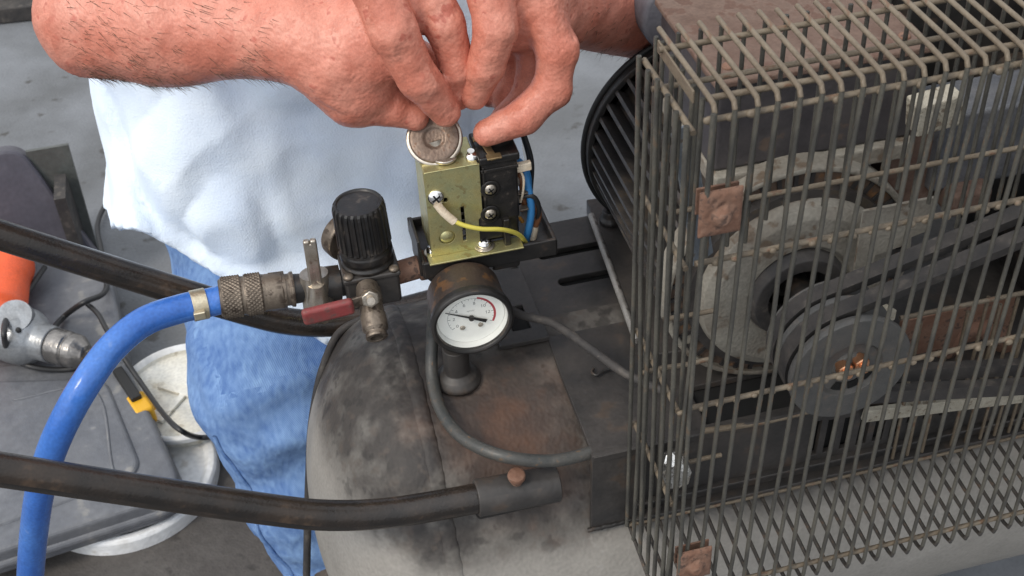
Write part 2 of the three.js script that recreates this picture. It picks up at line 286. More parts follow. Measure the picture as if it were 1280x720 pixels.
// ---------------------------------------------------------------- the air compressor
const comp = thing('air_compressor', 'old dark belt driven air compressor with rusty wire belt guard and pressure gauge', 'air compressor');
const TY = 0.286, TZ = -0.044, TR = 0.154;                                   // tank axis height, depth, radius
{
  const NS = 150, NA = 160, x0 = -0.045, e = 0.088, xEnd = 0.72, pr = [];
  for (let i = 0; i <= 30; i++) { const a = (1 - i / 30) * Math.PI / 2; pr.push([x0 - e * Math.sin(a), Math.max(0.0005, TR * Math.cos(a))]); }
  for (let i = 1; i <= 40; i++) pr.push([x0 + (xEnd - x0) * i / 40, TR]);
  for (let i = 1; i <= 30; i++) { const a = i / 30 * Math.PI / 2; pr.push([xEnd + e * Math.sin(a), Math.max(0.0005, TR * Math.cos(a))]); }
  let s = 0; const arc = pr.map((p, i) => i ? s += Math.hypot(p[0] - pr[i - 1][0], p[1] - pr[i - 1][1]) : 0), S = s;
  const pos = [], uv = [], idx = [], n = pr.length;
  for (let i = 0; i < n; i++) for (let j = 0; j <= NA; j++) { const a = j / NA * 2 * Math.PI; pos.push(pr[i][0], TY + pr[i][1] * Math.cos(a), TZ + pr[i][1] * Math.sin(a)); uv.push(arc[i] / S, j / NA); }
  for (let i = 0; i < n - 1; i++) for (let j = 0; j < NA; j++) { const a = i * (NA + 1) + j, b = a + NA + 1; idx.push(a, a + 1, b, b, a + 1, b + 1); }
  const g = new THREE.BufferGeometry(); g.setAttribute('position', new THREE.Float32BufferAttribute(pos, 3)); g.setAttribute('uv', new THREE.Float32BufferAttribute(uv, 2)); g.setIndex(idx); g.computeVertexNormals();
  const at = u => { const q = u * S; let i = 1; while (i < n - 1 && arc[i] < q) i++; const t = clamp((q - arc[i - 1]) / (arc[i] - arc[i - 1])); return [mix(pr[i - 1][0], pr[i][0], t), mix(pr[i - 1][1], pr[i][1], t)]; };
  const W = 2048, cols = []; for (let i = 0; i < W; i++) cols.push(at((i + 0.5) / W));
  const t = paint(W, 1024, (u, v) => {
    const [x, r] = cols[Math.min(W - 1, Math.floor(u * W))], a = v * 2 * Math.PI, y = TY + r * Math.cos(a), z = TZ + r * Math.sin(a);
    const n1 = fbm(x * 9 + 3, y * 9, z * 9, 6), n2 = fbm(x * 40, y * 40 + 9, z * 40, 5), n3 = IN.noise(x * 400, y * 400, z * 400);
    let c = mix3([0.235, 0.222, 0.20], [0.28, 0.265, 0.242], clamp(0.5 + n1 * 1.2));
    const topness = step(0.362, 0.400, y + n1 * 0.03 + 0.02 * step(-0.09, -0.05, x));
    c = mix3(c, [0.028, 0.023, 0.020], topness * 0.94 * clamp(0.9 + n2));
    const sm = Math.exp(-Math.pow((x + 0.045 + n1 * 0.02) / 0.036, 2)) * step(0.34, 0.40, y + n1 * 0.05);          // greasy band beside the seam
    c = mix3(c, [0.018, 0.015, 0.014], clamp(sm * (0.62 + n2 * 1.8 + fbm(x * 130, y * 130, z * 130, 3) * 1.2)));
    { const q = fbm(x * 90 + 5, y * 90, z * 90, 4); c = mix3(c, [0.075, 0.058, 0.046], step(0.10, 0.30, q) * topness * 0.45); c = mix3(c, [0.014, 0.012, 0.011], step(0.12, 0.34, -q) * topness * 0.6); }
    const d1 = Math.hypot((x - 0.012) * 0.9, (z - 0.035) * 1.1), ru = (1 - step(0.01, 0.075, d1 + n1 * 0.07 + n2 * 0.03)) * step(0.36, 0.40, y);
    c = mix3(c, mix3([0.085, 0.032, 0.012], [0.034, 0.018, 0.012], clamp(0.5 + n2 * 2)), ru * 0.85);
    const ru2 = step(0.12, 0.3, n1 * 0.8 + n2 * 0.6) * step(-0.03, 0.0, x) * (1 - step(0.06, 0.09, x)) * step(0.34, 0.38, y);
    c = mix3(c, [0.055, 0.027, 0.016], ru2 * 0.6);
    const scr = step(0.38, 0.46, n2 + n3 * 0.12); c = mix3(c, [0.27, 0.26, 0.245], scr * 0.45 * (1 - topness));
    const k = 1 + n3 * 0.12 + n2 * mix(0.18, 0.5, topness); return [c[0] * k, c[1] * k, c[2] * k, 0.5 + n2 * 0.4 + n3 * 0.2 - ru * 0.1];
  });
  const tank = part('air_tank', g, new THREE.MeshPhysicalMaterial({ map: t.map, bumpMap: t.bump, bumpScale: 0.0008, roughness: 0.62 }), comp);
  const tankMat = tank.material;
  // lumpy weld round the end of the tank
  const P = [], I = [], U = [], A = 260, B = 8;
  for (let i = 0; i <= A; i++) for (let j = 0; j <= B; j++) { const a = i / A * 2 * Math.PI, b = j / B * Math.PI - Math.PI / 2, w = 0.0058 + 0.0003 * Math.sin(i * 1.9) + 0.0010 * IN.noise(i * 0.3, 1, 2), h = 0.0020 + 0.0002 * Math.sin(i * 1.9 + 1) + 0.0005 * IN.noise(i * 0.25, 4, 2); const r = TR - 0.0004 + h * Math.cos(b); U.push((arc[30] + 0.003 + w * Math.sin(b)) / S, i / A); P.push(x0 + 0.003 + w * Math.sin(b) + 0.0012 * IN.noise(i * 0.08, 5, 5), TY + r * Math.cos(a), TZ + r * Math.sin(a)); }
  for (let i = 0; i < A; i++) for (let j = 0; j < B; j++) { const a = i * (B + 1) + j, b = a + B + 1; I.push(a, b, a + 1, b, b + 1, a + 1); }
  const w = new THREE.BufferGeometry(); w.setAttribute('position', new THREE.Float32BufferAttribute(P, 3)); w.setIndex(I); w.setAttribute('uv', new THREE.Float32BufferAttribute(U, 2)); w.computeVertexNormals();
  part('weld_seam', w, tankMat, tank);
  part('foot', [0.06, 0.6].flatMap(x => [-0.11, 0.05].map(z => box(0.03, 0.17, 0.012, x, 0.09, z, 0.002))), M.steelDark, tank);
}
{ // saddle plate: flat top, front flange with slots, raised motor rail
  const y = 0.44, x0 = 0.057, x1 = 0.62, zb = -0.165, zf = 0.09;
  const s = poly([[x0 + 0.002, -zf], [x1, -zf], [x1, -zb], [0.062, -zb], [0.062, 0.165]]);
  const slot = (xa, xb, z, r) => { const h = new THREE.Path(); h.moveTo(xa, -z - r); h.lineTo(xb, -z - r); h.absarc(xb, -z, r, -Math.PI / 2, Math.PI / 2, false); h.lineTo(xa, -z + r); h.absarc(xa, -z, r, Math.PI / 2, Math.PI * 1.5, false); s.holes.push(h); };
  { const h = new THREE.Path(); h.moveTo(0.140, -0.083); h.lineTo(0.225, -0.083); h.lineTo(0.225, -0.045); h.lineTo(0.140, -0.045); h.closePath(); s.holes.push(h); }
  slot(0.083, 0.20, -0.126, 0.0055); slot(0.090, 0.20, -0.090, 0.0055);
  const g = extrude(s, 0.004, 0.0006); g.rotateX(-Math.PI / 2); g.translate(0, y - 0.005, 0);
  const pl = part('mounting_plate', uvBox(g), M.steel, comp);
  // front flange with ventilation slots
  const f = poly([[x0, 0.3665], [x1, 0.3665], [x1, y - 0.0005], [x0 + 0.001, y - 0.0005]]);
  for (let i = 0; i < 9; i++) { const x = 0.214 + i * 0.0125, h = new THREE.Path(), t = 0.427 - i * 0.0015, b = 0.392 + (i > 5 ? 0.012 : 0); h.moveTo(x, b); h.lineTo(x + 0.0085, b); h.lineTo(x + 0.0095, t); h.lineTo(x + 0.001, t); h.closePath(); f.holes.push(h); }
  const fg = extrude(f, 0.0035, 0.0005); fg.translate(0, 0, zf - 0.004);
  part('front_flange', uvBox(fg), M.steel, pl);
  part('flange_lip', [box(x1 - x0 - 0.03, 0.003, 0.008, (x0 + x1) / 2 + 0.015, 0.3735, zf + 0.0035, 0.001), box(x1 - x0 - 0.03, 0.0022, 0.005, (x0 + x1) / 2 + 0.015, 0.386, zf + 0.0022, 0.0008)], M.steel, pl);
  part('slot_shade_sheet', box(0.14, 0.062, 0.002, 0.27, 0.409, zf - 0.0075, 0.0005), M.hole, pl);  // black sheet added to paint the slots dark inside
  // rolled, slightly wavy front edge
  const edge = []; for (let i = 0; i <= 40; i++) { const x = 0.135 + i / 40 * 0.105; edge.push([x, y + 0.001 - 0.004 * Math.sin(i / 40 * Math.PI), zf - 0.001]); }
  part('rolled_edge', tube(edge, 0.0022, 60, 8), M.wireRust, pl);
  { const t = poly([[0.024, 0.028], [0.060, 0.028], [0.060, 0.11], [0.024, 0.11]]), h = new THREE.Path(); h.moveTo(0.036, 0.040); h.lineTo(0.036, 0.068); h.lineTo(0.051, 0.068); h.lineTo(0.051, 0.040); h.closePath(); t.holes.push(h); const g2 = extrude(t, 0.003, 0.0005); g2.rotateX(-Math.PI / 2); g2.translate(0, 0.4415, 0.0); part('switch_tab', uvBox(g2), M.steel, pl); part('tab_shade_sheet', box(0.024, 0.002, 0.036, 0.0435, 0.4405, -0.054, 0.0005), M.hole, pl); }  // black sheet under the tab hole paints in its deep shade
  part('gap_shade_sheet', box(0.095, 0.002, 0.05, 0.1825, 0.4325, 0.064, 0.0005), M.hole, pl);  // added opening and black sheet, painting the shade under the motor
  part('slot_shade_block', [box(0.5, 0.03, 0.03, 0.33, 0.418, -0.125, 0.002), box(0.5, 0.02, 0.03, 0.33, 0.424, -0.088, 0.002)], M.hole, pl);  // black blocks added under the plate, painting its slots dark inside
  // weld bead where the flange meets the tank
  const wb = []; for (let i = 0; i <= 30; i++) wb.push([0.054 + i / 30 * 0.06, 0.3668 + jit(0.0002), 0.0905 + jit(0.0002)]);
  part('weld_bead', tube(wb, 0.0018, 90, 7), M.steelDark, pl);
  // raised rail the motor feet stand on
  const rs = poly([[-0.168, 0], [0.088, 0], [0.088, 0.0135], [-0.168, 0.0135]]);
  const r1 = [0.1284, 0.4550, -0.1466], r2 = [0.1164, 0.4550, 0.0047];
  part('rail_lit_edge', tube([add(r1, [0, -0.001, 0]), add(r2, [0, -0.001, 0])], 0.0028, 6, 8), worn({ base: [0.28, 0.27, 0.255], dirt: [0.16, 0.15, 0.14], spot: [0.07, 0.06, 0.055], dirtAmt: 0.4, spotAmt: 0, size: 0.08, rough: 0.5, metal: 0.2 }), pl);  // paler tube, the light on the rail edge put into its colour
  part('motor_rail', [(() => { const d = sub(r2, r1), L = Math.hypot(d[0], d[2]), g = new RoundedBoxGeometry(0.05, 0.014, L * 1.25, 2, 0.0012); g.rotateY(Math.atan2(d[0], d[2])); g.translate((r1[0] + r2[0]) / 2 + 0.0255, 0.4478, (r1[2] + r2[2]) / 2); return uvBox(g); })()], M.steel, pl);
  const kb = [0.1401, 0.4560, -0.1328];
  part('mounting_bolt', [turned([[0, 0], [0.009, 0], [0.009, 0.004], [0.0065, 0.006], [0.0065, 0.012], [0, 0.012]], [kb[0], 0.455, kb[2]], [0, 1, 0], 24)], M.steelDark, pl);
  const hk = [[745, 461], [742, 464], [746, 468], [753, 466]];
  part('hook', tube([[0.0822, 0.4425, 0.0117], [0.0802, 0.4425, 0.0145], [0.0820, 0.4425, 0.0184], [0.0893, 0.4425, 0.0155], [0.1009, 0.4425, 0.0147]], 0.0011, 30, 6), M.steelDark, pl);
  // worn slat and the black bar in front of the flange at the right
  const b1 = [0.2511, 0.4280, 0.0930], b2 = [0.4109, 0.4069, 0.0930], d = sub(b2, b1), L = len(d), bg = new RoundedBoxGeometry(L, 0.011, 0.005, 2, 0.001); bg.rotateZ(Math.atan2(d[1], d[0])); bg.translate((b1[0] + b2[0]) / 2, (b1[1] + b2[1]) / 2, 0.0945);
  part('edge_strip', uvBox(bg), M.beige, pl);
}
// handles: two bent pipes, the front one in a socket with a rusty set screw
{
  const z = 0.08, A = [0.0359, 0.4104, 0.0800], B = [-0.1099, 0.4182, 0.0800], C = [-0.3173, 0.5513, 0.0900];
  const dir = mul(sub(B, A), 1 / len(sub(B, A)));
  const h = part('handle', bent([add(A, mul(dir, 0.02)), add(A, mul(dir, 0.142)), C], 0.0102, 0.05, 100, 20), M.pipe, comp);
  const S0 = A, S1 = add(A, mul(dir, 0.057));
  part('socket', [turned([[0.0101, 0.0001], [0.0128, 0.0001], [0.0128, 0.057], [0.0101, 0.057]], S1, mul(dir, -1), 32), (() => { const c = new THREE.CircleGeometry(0.0124, 28); c.applyQuaternion(new THREE.Quaternion().setFromUnitVectors(V(0, 0, 1), V(mul(dir, -1)))); c.translate(...add(S0, mul(dir, 0.0012))); return uvBox(c); })()], M.steel, h);
  const q = add(A, mul(dir, 0.029)); part('set_screw', [cyl(add(q, [0, 0.011, 0.002]), add(q, [0, 0.0185, 0.0035]), 0.0042, 0.0042, 16), turned([[0, 0], [0.0056, 0], [0.0062, 0.001], [0.0062, 0.0035], [0.005, 0.0048], [0, 0.0050]], add(q, [0, 0.0165, 0.003]), [0, 1, 0.2], 14)], M.rust, h);
  part('socket_weld', box(0.05, 0.012, 0.014, q[0] - 0.004, q[1] - 0.014, q[2] - 0.004, 0.004), M.steelDark, h);
  const A2 = [0.10, 0.412, -0.14], B2 = [-0.1023, 0.3937, -0.1400], C2 = [-0.3315, 0.5583, -0.1400];
  const h2 = part('handle', bent([A2, B2, C2], 0.0108, 0.055, 100, 20), M.pipe, comp);
  part('socket', cyl([0.04, 0.4105, -0.14], [0.10, 0.412, -0.14], 0.0135), M.steelDark, h2);
}
// ---- motor, pulley, belts
const mx = 0.207, my = 0.525;
{
  const m = part('motor', cyl([mx, my, 0.052], [mx, my, -0.135], 0.073, 0.073, 56), M.motor, comp, 'dark finned electric motor');
  const fin = new THREE.BoxGeometry(0.0028, 0.0135, 0.175); fin.translate(0, 0.078, -0.042); const fg = uvBox(fin);
  for (let i = 0; i < 44; i++) { const f = new THREE.Mesh(fg, M.motor); f.name = 'fin'; f.castShadow = f.receiveShadow = true; f.position.set(mx, my, 0); f.rotation.z = i / 44 * Math.PI * 2 + 0.03; m.add(f); }
  part('end_bell', [turned([[0.0, 0.050], [0.024, 0.050], [0.026, 0.060], [0.034, 0.060], [0.036, 0.063], [0.058, 0.063], [0.0655, 0.059], [0.067, 0.052], [0.067, 0.030]].reverse(), [mx, my, 0], [0, 0, 1], 72)], M.cast, m);
  part('bell_groove', turned([[0.066, 0.044], [0.0832, 0.044], [0.0832, 0.030]].reverse(), [mx, my, 0], [0, 0, 1], 72), worn({ base: [0.075, 0.050, 0.036], dirt: [0.13, 0.085, 0.058], spot: [0.17, 0.085, 0.035], dirtAmt: 0.4, spotAmt: 0.05, size: 0.1, rough: 0.7 }), m);
  part('bell_rim', [turned([[0.0830, 0.034], [0.0830, 0.048], [0.0865, 0.048], [0.0875, 0.046], [0.0875, 0.030], [0.083, 0.030]].reverse(), [mx, my, 0], [0, 0, 1], 72), ...[0.5, 2.1, 3.7, 5.2].map(a => hexNut([mx + 0.078 * Math.cos(a), my + 0.078 * Math.sin(a), 0.040], [0, 0, 1], 0.005, 0.004))], M.cast, m);
  part('hub_ring', turned([[0.012, 0.052], [0.020, 0.052], [0.022, 0.070], [0.031, 0.070], [0.034, 0.0635], [0.034, 0.05]].reverse(), [mx - 0.002, my, 0], [0, 0, 1], 48), M.rubber, m);
  part('fan_cover', turned([[0.083, -0.126], [0.0875, -0.126], [0.0875, -0.140], [0.078, -0.146], [0.060, -0.160], [0, -0.162]], [mx, my, 0], [0, 0, 1], 64), M.steelDark, m);
  { const k0 = [0.1792, 0.6480, -0.1000]; part('capacitor_cover', lathe([[0, 0], [0.026, 0.001], [0.031, 0.006], [0.032, 0.012], [0.032, 0.13], [0.029, 0.137], [0, 0.138]].reverse(), [k0[0] + 0.006, k0[1] - 0.004, -0.240], [0, 0, 1], 40), worn({ base: [0.085, 0.085, 0.105], dirt: [0.12, 0.12, 0.135], dirtAmt: 0.4, spotAmt: -0.2, size: 0.14, rough: 0.5, bump: 0.0003 }), m, 'blue grey capacitor cover on the back of the motor'); }
  const rr = []; for (let i = 0; i <= 60; i++) { const a = i / 60 * 2 * Math.PI; rr.push([mx + 0.0885 * Math.cos(a), my + 0.0885 * Math.sin(a), -0.134]); }
  part('fan_rim', tube(rr.slice(0, -1), 0.0022, 120, 8, true), M.black, m);
  part('shaft', cyl([mx, my, 0.04], [mx, my, 0.134], 0.0095), M.steelDark, m);
  // terminal box on top of the motor: dark front, dusty rust-brown lid
  const tb = part('terminal_box', [box(0.135, 0.062, 0.105, 0.222, 0.640, -0.022, 0.003)], M.boxGrey, m);
  part('box_lid', [box(0.142, 0.005, 0.112, 0.222, 0.6735, -0.022, 0.0018)], M.rustDust, m, 'rust brown dusty lid of the terminal box');
  part('box_base', [box(0.136, 0.013, 0.100, 0.222, 0.6025, -0.014, 0.002)], M.cast, m);
  for (const [x, z] of [[0.165, 0.018], [0.28, 0.018]]) { part('lid_screw', screwHead([x, 0.6765, z], [0, 1, 0], 0.004), M.rust, m); }
}
{ // motor pulley with two grooves
  const p = part('motor_pulley', turned([[0.010, 0.097], [0.037, 0.097], [0.038, 0.099], [0.030, 0.1045], [0.030, 0.1085], [0.038, 0.114], [0.038, 0.118], [0.030, 0.1235], [0.030, 0.1275], [0.038, 0.133], [0.0395, 0.1365], [0.0395, 0.1398], [0.0390, 0.1405], [0.021, 0.1405], [0.0195, 0.137], [0.0115, 0.137], [0.0105, 0.1395], [0, 0.1395]].reverse(), [mx, my, 0], [0, 0, 1], 64, 0.0004), M.pulley, comp);
  // dark kidney slots and two copper-bright bolts
  for (const a of [-1.9, -1.25, -0.6]) { const s = new THREE.Shape(); s.absarc(0, 0, 0.0185, a - 0.24, a + 0.24, false); s.absarc(0, 0, 0.0128, a + 0.24, a - 0.24, true); const g = extrude(s, 0.0008, 0); g.translate(mx, my, 0.1372); part('pulley_slot', uvBox(g), M.hole, p); }
  for (const [u, x, y] of [[0, -0.0055, 0.004], [1, 0.0050, 0.0062]]) part('pulley_bolt', [hexNut([mx + x, my + y, 0.138], [0, 0, 1], 0.0052, 0.0060), cyl([mx + x, my + y, 0.143], [mx + x, my + y, 0.149], 0.0026, 0.0022, 14)], M.copper, p);
}
{ // two V belts running to the pump flywheel
  const fx = 0.50, fy = 0.532, R = 0.105, r = 0.0365, N = 140;
  const d = Math.hypot(fx - mx, fy - my), phi = Math.asin((R - r) / d), base = Math.atan2(fy - my, fx - mx);
  const loop = []; const a0 = base + Math.PI / 2 + phi, a1 = base - Math.PI / 2 - phi;
  for (let i = 0; i <= 30; i++) { const a = a0 + (2 * Math.PI + a1 - a0 - 2 * Math.PI * (a1 > a0 ? 1 : 0)) * i / 30; loop.push([mx + r * Math.cos(a), my + r * Math.sin(a)]); }
  for (let i = 0; i <= 50; i++) { const a = a1 + (a0 - a1) * i / 50; loop.push([fx + R * Math.cos(a), fy + R * Math.sin(a)]); }
  const ribbon = (z, name) => {
    const sec = [[-0.0035, -0.0055], [-0.0055, 0.0025], [0.0055, 0.0025], [0.0035, -0.0055]], P = [], I = [], n = loop.length;
    for (let i = 0; i < n; i++) { const a = loop[(i + n - 1) % n], b = loop[(i + 1) % n], tx = b[0] - a[0], ty = b[1] - a[1], l = Math.hypot(tx, ty) || 1; let nx = ty / l, ny = -tx / l; for (const [w, h] of sec) P.push(loop[i][0] + nx * h, loop[i][1] + ny * h, z + w); }
    for (let i = 0; i < n; i++) for (let j = 0; j < 4; j++) { const a = i * 4 + j, b = i * 4 + (j + 1) % 4, c = ((i + 1) % n) * 4 + j, e = ((i + 1) % n) * 4 + (j + 1) % 4; I.push(a, b, c, b, e, c); }
    let g = new THREE.BufferGeometry(); g.setAttribute('position', new THREE.Float32BufferAttribute(P, 3)); g.setIndex(I); g = g.toNonIndexed(); g.computeVertexNormals(); return part(name, uvBox(g), M.rubber, comp);
  };
  ribbon(0.1065, 'drive_belt'); ribbon(0.1255, 'drive_belt');
  // flywheel, mostly past the right edge of the guard's opening
  const w = part('flywheel', [turned([[0.086, 0.096], [0.106, 0.096], [0.106, 0.101], [0.098, 0.106], [0.106, 0.116], [0.098, 0.1255], [0.106, 0.131], [0.106, 0.136], [0.086, 0.136], [0.083, 0.116], [0.086, 0.096]].reverse(), [fx, fy, 0], [0, 0, 1], 72, 0.0004)], M.rust, comp, 'rusty pump flywheel behind the guard');
  for (let i = 0; i < 5; i++) { const a = i / 5 * 2 * Math.PI + 0.45; part('spoke', cyl([fx + 0.02 * Math.cos(a), fy + 0.02 * Math.sin(a), 0.114], [fx + 0.087 * Math.cos(a), fy + 0.087 * Math.sin(a), 0.114], 0.011, 0.008, 14), M.rust, w); }
  part('wheel_hub', turned([[0, 0.09], [0.026, 0.09], [0.028, 0.1], [0.028, 0.13], [0.024, 0.138], [0, 0.138]].reverse(), [fx, fy, 0], [0, 0, 1], 40), M.rust, w);
}
{ // pump behind the flywheel: crankcase, finned cylinder, rusty side plates
  const p = part('pump', [box(0.20, 0.15, 0.13, 0.50, 0.525, -0.01, 0.012), box(0.30, 0.16, 0.14, 0.462, 0.625, -0.125, 0.006), cyl([0.50, 0.60, -0.02], [0.50, 0.72, -0.02], 0.05, 0.05, 32)], M.steelDark, comp, 'dark cast pump body with cooling fins');
  for (let i = 0; i < 9; i++) part('fin', turned([[0.045, 0], [0.07, 0], [0.07, 0.003], [0.045, 0.003]], [0.50, 0.605 + i * 0.012, -0.02], [0, 1, 0], 36), M.motor, p);
  const b = [0.2899, 0.5654, 0.0200], c = [0.3139, 0.6161, 0.0200];
  part('rusty_bracket', [box(0.040, 0.075, 0.02, 0.298, 0.585, 0.015, 0.002), box(0.03, 0.02, 0.03, 0.335, 0.555, 0.03, 0.004)], M.rustDust, comp, 'rust brown bracket beside the terminal box');
  part('side_box', [box(0.085, 0.060, 0.04, 0.352, 0.590, 0.012, 0.003)], worn({ base: [0.075, 0.080, 0.092], dirt: [0.11, 0.112, 0.12], dirtAmt: 0.4, spotAmt: -0.1, size: 0.1, rough: 0.6 }), comp);
  part('wooden_block', [box(0.030, 0.022, 0.016, 0.288, 0.642, 0.052, 0.0015, [0, 0, 0.12])], M.beige, comp);
  part('crank_rod', [bent([[0.3212, 0.4259, 0.0600], [0.3378, 0.4725, 0.0700], [0.3737, 0.4404, 0.0700], [0.3640, 0.4021, 0.0600]], 0.008, 0.02, 60, 12)], M.rust, comp);
  part('rusty_plate', [box(0.085, 0.036, 0.004, 0.325, 0.470, 0.070, 0.001, [0, 0, 0.02])], M.rust, comp);
  part('shield_plate', [(() => { const s = poly([[0, 0], [0.012, 0], [0.013, 0.012], [0.030, 0.016], [0.036, 0.024], [0.048, 0.028], [0.05, 0.062], [0.0, 0.062]]); const g = extrude(s, 0.0015, 0.0003); g.scale(1, 0.75, 1); g.translate(0.236, 0.548, 0.076); return uvBox(g); })()], M.cast, comp);
  part('white_bolt', [hexNut([0.2474, 0.5281, 0.1000], [0.2, 0.2, 1], 0.0065, 0.006)], M.beige, comp);
}

part('side_sheet', [box(0.016, 0.10, 0.0016, ([0.1207, 0.6353, 0.0830])[0], ([0.1207, 0.6353, 0.0830])[1], 0.083, 0.0005, [0, 0.4, 0.18])], worn({ base: [0.12, 0.14, 0.165], dirt: [0.17, 0.185, 0.20], spot: [0.10, 0.08, 0.06], dirtAmt: 0.4, spotAmt: -0.05, size: 0.07, rough: 0.5 }), comp);
// ---- belt guard of bent wire
{
  const zF = 0.170, zB = 0.095, yT = 0.754, yB = 0.3665, r = 0.00138;
  const dmy = [];
  const guard = new THREE.Mesh(tube([[0.086, yB + 0.012, zF - 0.0032], [0.62, yB + 0.012, zF - 0.0032]], 0.0017, 30, 7), M.wireRust);
  guard.name = 'belt_guard'; guard.castShadow = guard.receiveShadow = true; guard.userData.label = 'rusty wire belt guard cage'; comp.add(guard);
  const N = 46;
  for (let i = 0; i < N; i++) {
    const xt = 0.0935 + i * 0.0108 + jit(0.0007), xb = 0.0815 + i * 0.01085 + jit(0.0006), bow = jit(0.0030);
    // front wire: floor, hooked corner, front, top
    const k = t => mix(xb, xt, t) + bow * Math.sin(t * Math.PI);
    const y0 = yB + jit(0.0008), y1 = yT + jit(0.0008);
    const pts = [[xb + 0.002, y0, zB]];
    pts.push([xb, y0, zF - 0.005], [xb, y0 + 0.0012, zF - 0.001], [xb, y0 + 0.006, zF]);
    for (const t of [0.2, 0.4, 0.6, 0.8]) pts.push([k(t) + jit(0.0004), mix(y0, y1, t), zF + jit(0.0005)]);
    pts.push([xt, y1 - 0.0035, zF], [xt, y1 - 0.0006, zF - 0.0008], [xt, y1, zF - 0.0038], [xt - 0.001, y1 + 0.0005, zB - 0.002]);
    // the upright rises grey, the top piece is brown with dust: two meshes
    part('floor_wire', tube(pts.slice(0, 4), r, 16, 7), M.wireShaded, guard);  // shade of the lower cage put into the darker floor wire colour
    part('wire', tube(pts.slice(3, 9), r, 50, 7), M.wire, guard);
    part('wire', tube(pts.slice(8), r * 1.06, 18, 7), M.wireRust, guard);
  }
  // back wires, cut short above the motor and belts
  for (let i = 0; i < N; i++) { const x = 0.091 + i * 0.0118 + jit(0.001); const d = x - mx, rr = 0.10; let low = Math.abs(d) < rr ? my + Math.sqrt(rr * rr - d * d) + jit(0.008) : x < mx ? yB : my + 0.05 + Math.abs(jit(0.02)); if (x > 0.36) low = my + 0.07; part('back_wire', tube([[x, low, zB], [x, yT - 0.003, zB]], r * 0.95, 6, 6), M.wire, guard); }
  for (let i = 4; i < 20; i++) { const x = 0.235 + i * 0.0115; part('back_wire', tube([[x, yB, zB - 0.0005], [x + jit(0.001), 0.505 + Math.abs(jit(0.012)), zB - 0.0005]], r * 0.95, 4, 6), M.wireRust, guard); }
  const bar = (y, z, xa, xb, m = M.wireRust, rr = 0.0017) => part('bar', tube([[xa, y + jit(0.0008), z], [mix(xa, xb, 0.3), y + jit(0.001), z], [mix(xa, xb, 0.65), y + jit(0.001), z], [xb, y + jit(0.0008), z]], rr, 50, 7), m, guard);
  for (const y of [0.7445, 0.657, 0.551]) bar(y, zF - 0.0033, 0.09, 0.62);
  bar(yT - 0.0035, zF - 0.012, 0.094, 0.62); bar(yT - 0.0035, zB + 0.012, 0.088, 0.62);
  bar(0.7225, zB + 0.0032, 0.088, 0.62); bar(0.638, zB + 0.0032, 0.1, 0.62); bar(0.557, zB + 0.0032, 0.10, 0.135); bar(0.517, zB + 0.0032, 0.086, 0.132); bar(0.517, zB + 0.0032, 0.262, 0.62);
  bar(0.424, zB + 0.003, 0.115, 0.146); bar(0.3665 + 0.0036, zB + 0.0012, 0.082, 0.62);
  // end panel: six upright wires a little outside the cage
  for (let i = 0; i < 6; i++) { const z = zB + 0.002 + i * 0.0142 + jit(0.001), y1 = 0.744 + jit(0.002); part('end_wire', tube([[0.0805, 0.372 + jit(0.003), z], [0.0815 + jit(0.0008), 0.5, z + jit(0.001)], [0.0810 + jit(0.0008), 0.63, z], [0.0812, y1, z]], r * 1.08, 24, 7), M.wire, guard); part('end_wire', tube([[0.0895, yB, z + 0.006], [0.0900, 0.55, z + 0.005], [0.0918, yT - 0.002, z + 0.006]], r, 24, 7), M.wire, guard); }
  for (const y of [0.7385, 0.655, 0.551, 0.47]) part('end_bar', tube([[0.0845, y, zB], [0.0845, y + 0.001, zF - 0.002]], 0.0017, 10, 7), M.wireRust, guard);
  { // beads where the wires are welded to the three front bars
    const gs = []; for (const y of [0.7445, 0.657, 0.551]) for (let i = 0; i < N; i++) { const t = (y - yB) / (yT - yB), s = new THREE.IcosahedronGeometry(0.0019 + jit(0.0005), 1); s.scale(1.25 + jit(0.2), 1, 0.8); s.translate(mix(0.0815 + i * 0.01085, 0.0935 + i * 0.0108, t) + jit(0.0016), y + jit(0.0008), zF - 0.0018); gs.push(uvBox(s)); }
    part('weld_bead', gs, M.wireRust, guard).userData.kind = 'stuff';
  }
  // flat corner strip along the top left edge
  part('corner_strip', [box(0.0012, 0.007, 0.052, 0.0905, yT - 0.006, zB + 0.030, 0.0004)], M.wireRust, guard);
  // square rusty clamp plates with a pressed bulge
  for (const [c, s] of [[[0.0992, 0.6930, 0.1735], 1], [[0.0995, 0.4149, 0.1735], 1]]) {
    const W = 0.0225, H = 0.0275, P = [], I = [], n = 24;
    for (let j = 0; j <= n; j++) for (let i = 0; i <= n; i++) { const u = i / n * 2 - 1, v = j / n * 2 - 1, d = Math.hypot(u * 1.1, v * 1.25 + 0.12), b = 0.0042 * (1 - step(0.25, 0.62, d)) - 0.0022 * (1 - step(0.0, 0.3, Math.hypot(u, (v - 0.35) * 2.4))); const ed = (Math.pow(Math.max(Math.abs(u), Math.abs(v)), 12)); P.push(u * W / 2, v * H / 2, 0.0012 + b - 0.0014 * ed + 0.0005 * IN.noise(u * 4, v * 4, 2)); }
    for (let j = 0; j < n; j++) for (let i = 0; i < n; i++) { const a = j * (n + 1) + i; I.push(a, a + 1, a + n + 2, a, a + n + 2, a + n + 1); }
    const g = new THREE.BufferGeometry(); g.setAttribute('position', new THREE.Float32BufferAttribute(P, 3)); g.setIndex(I); g.computeVertexNormals(); g.translate(...c);
    part('clamp_plate', [uvBox(g), box(W, H, 0.0014, c[0], c[1], c[2] - 0.0009, 0.0004)], M.rust, guard);
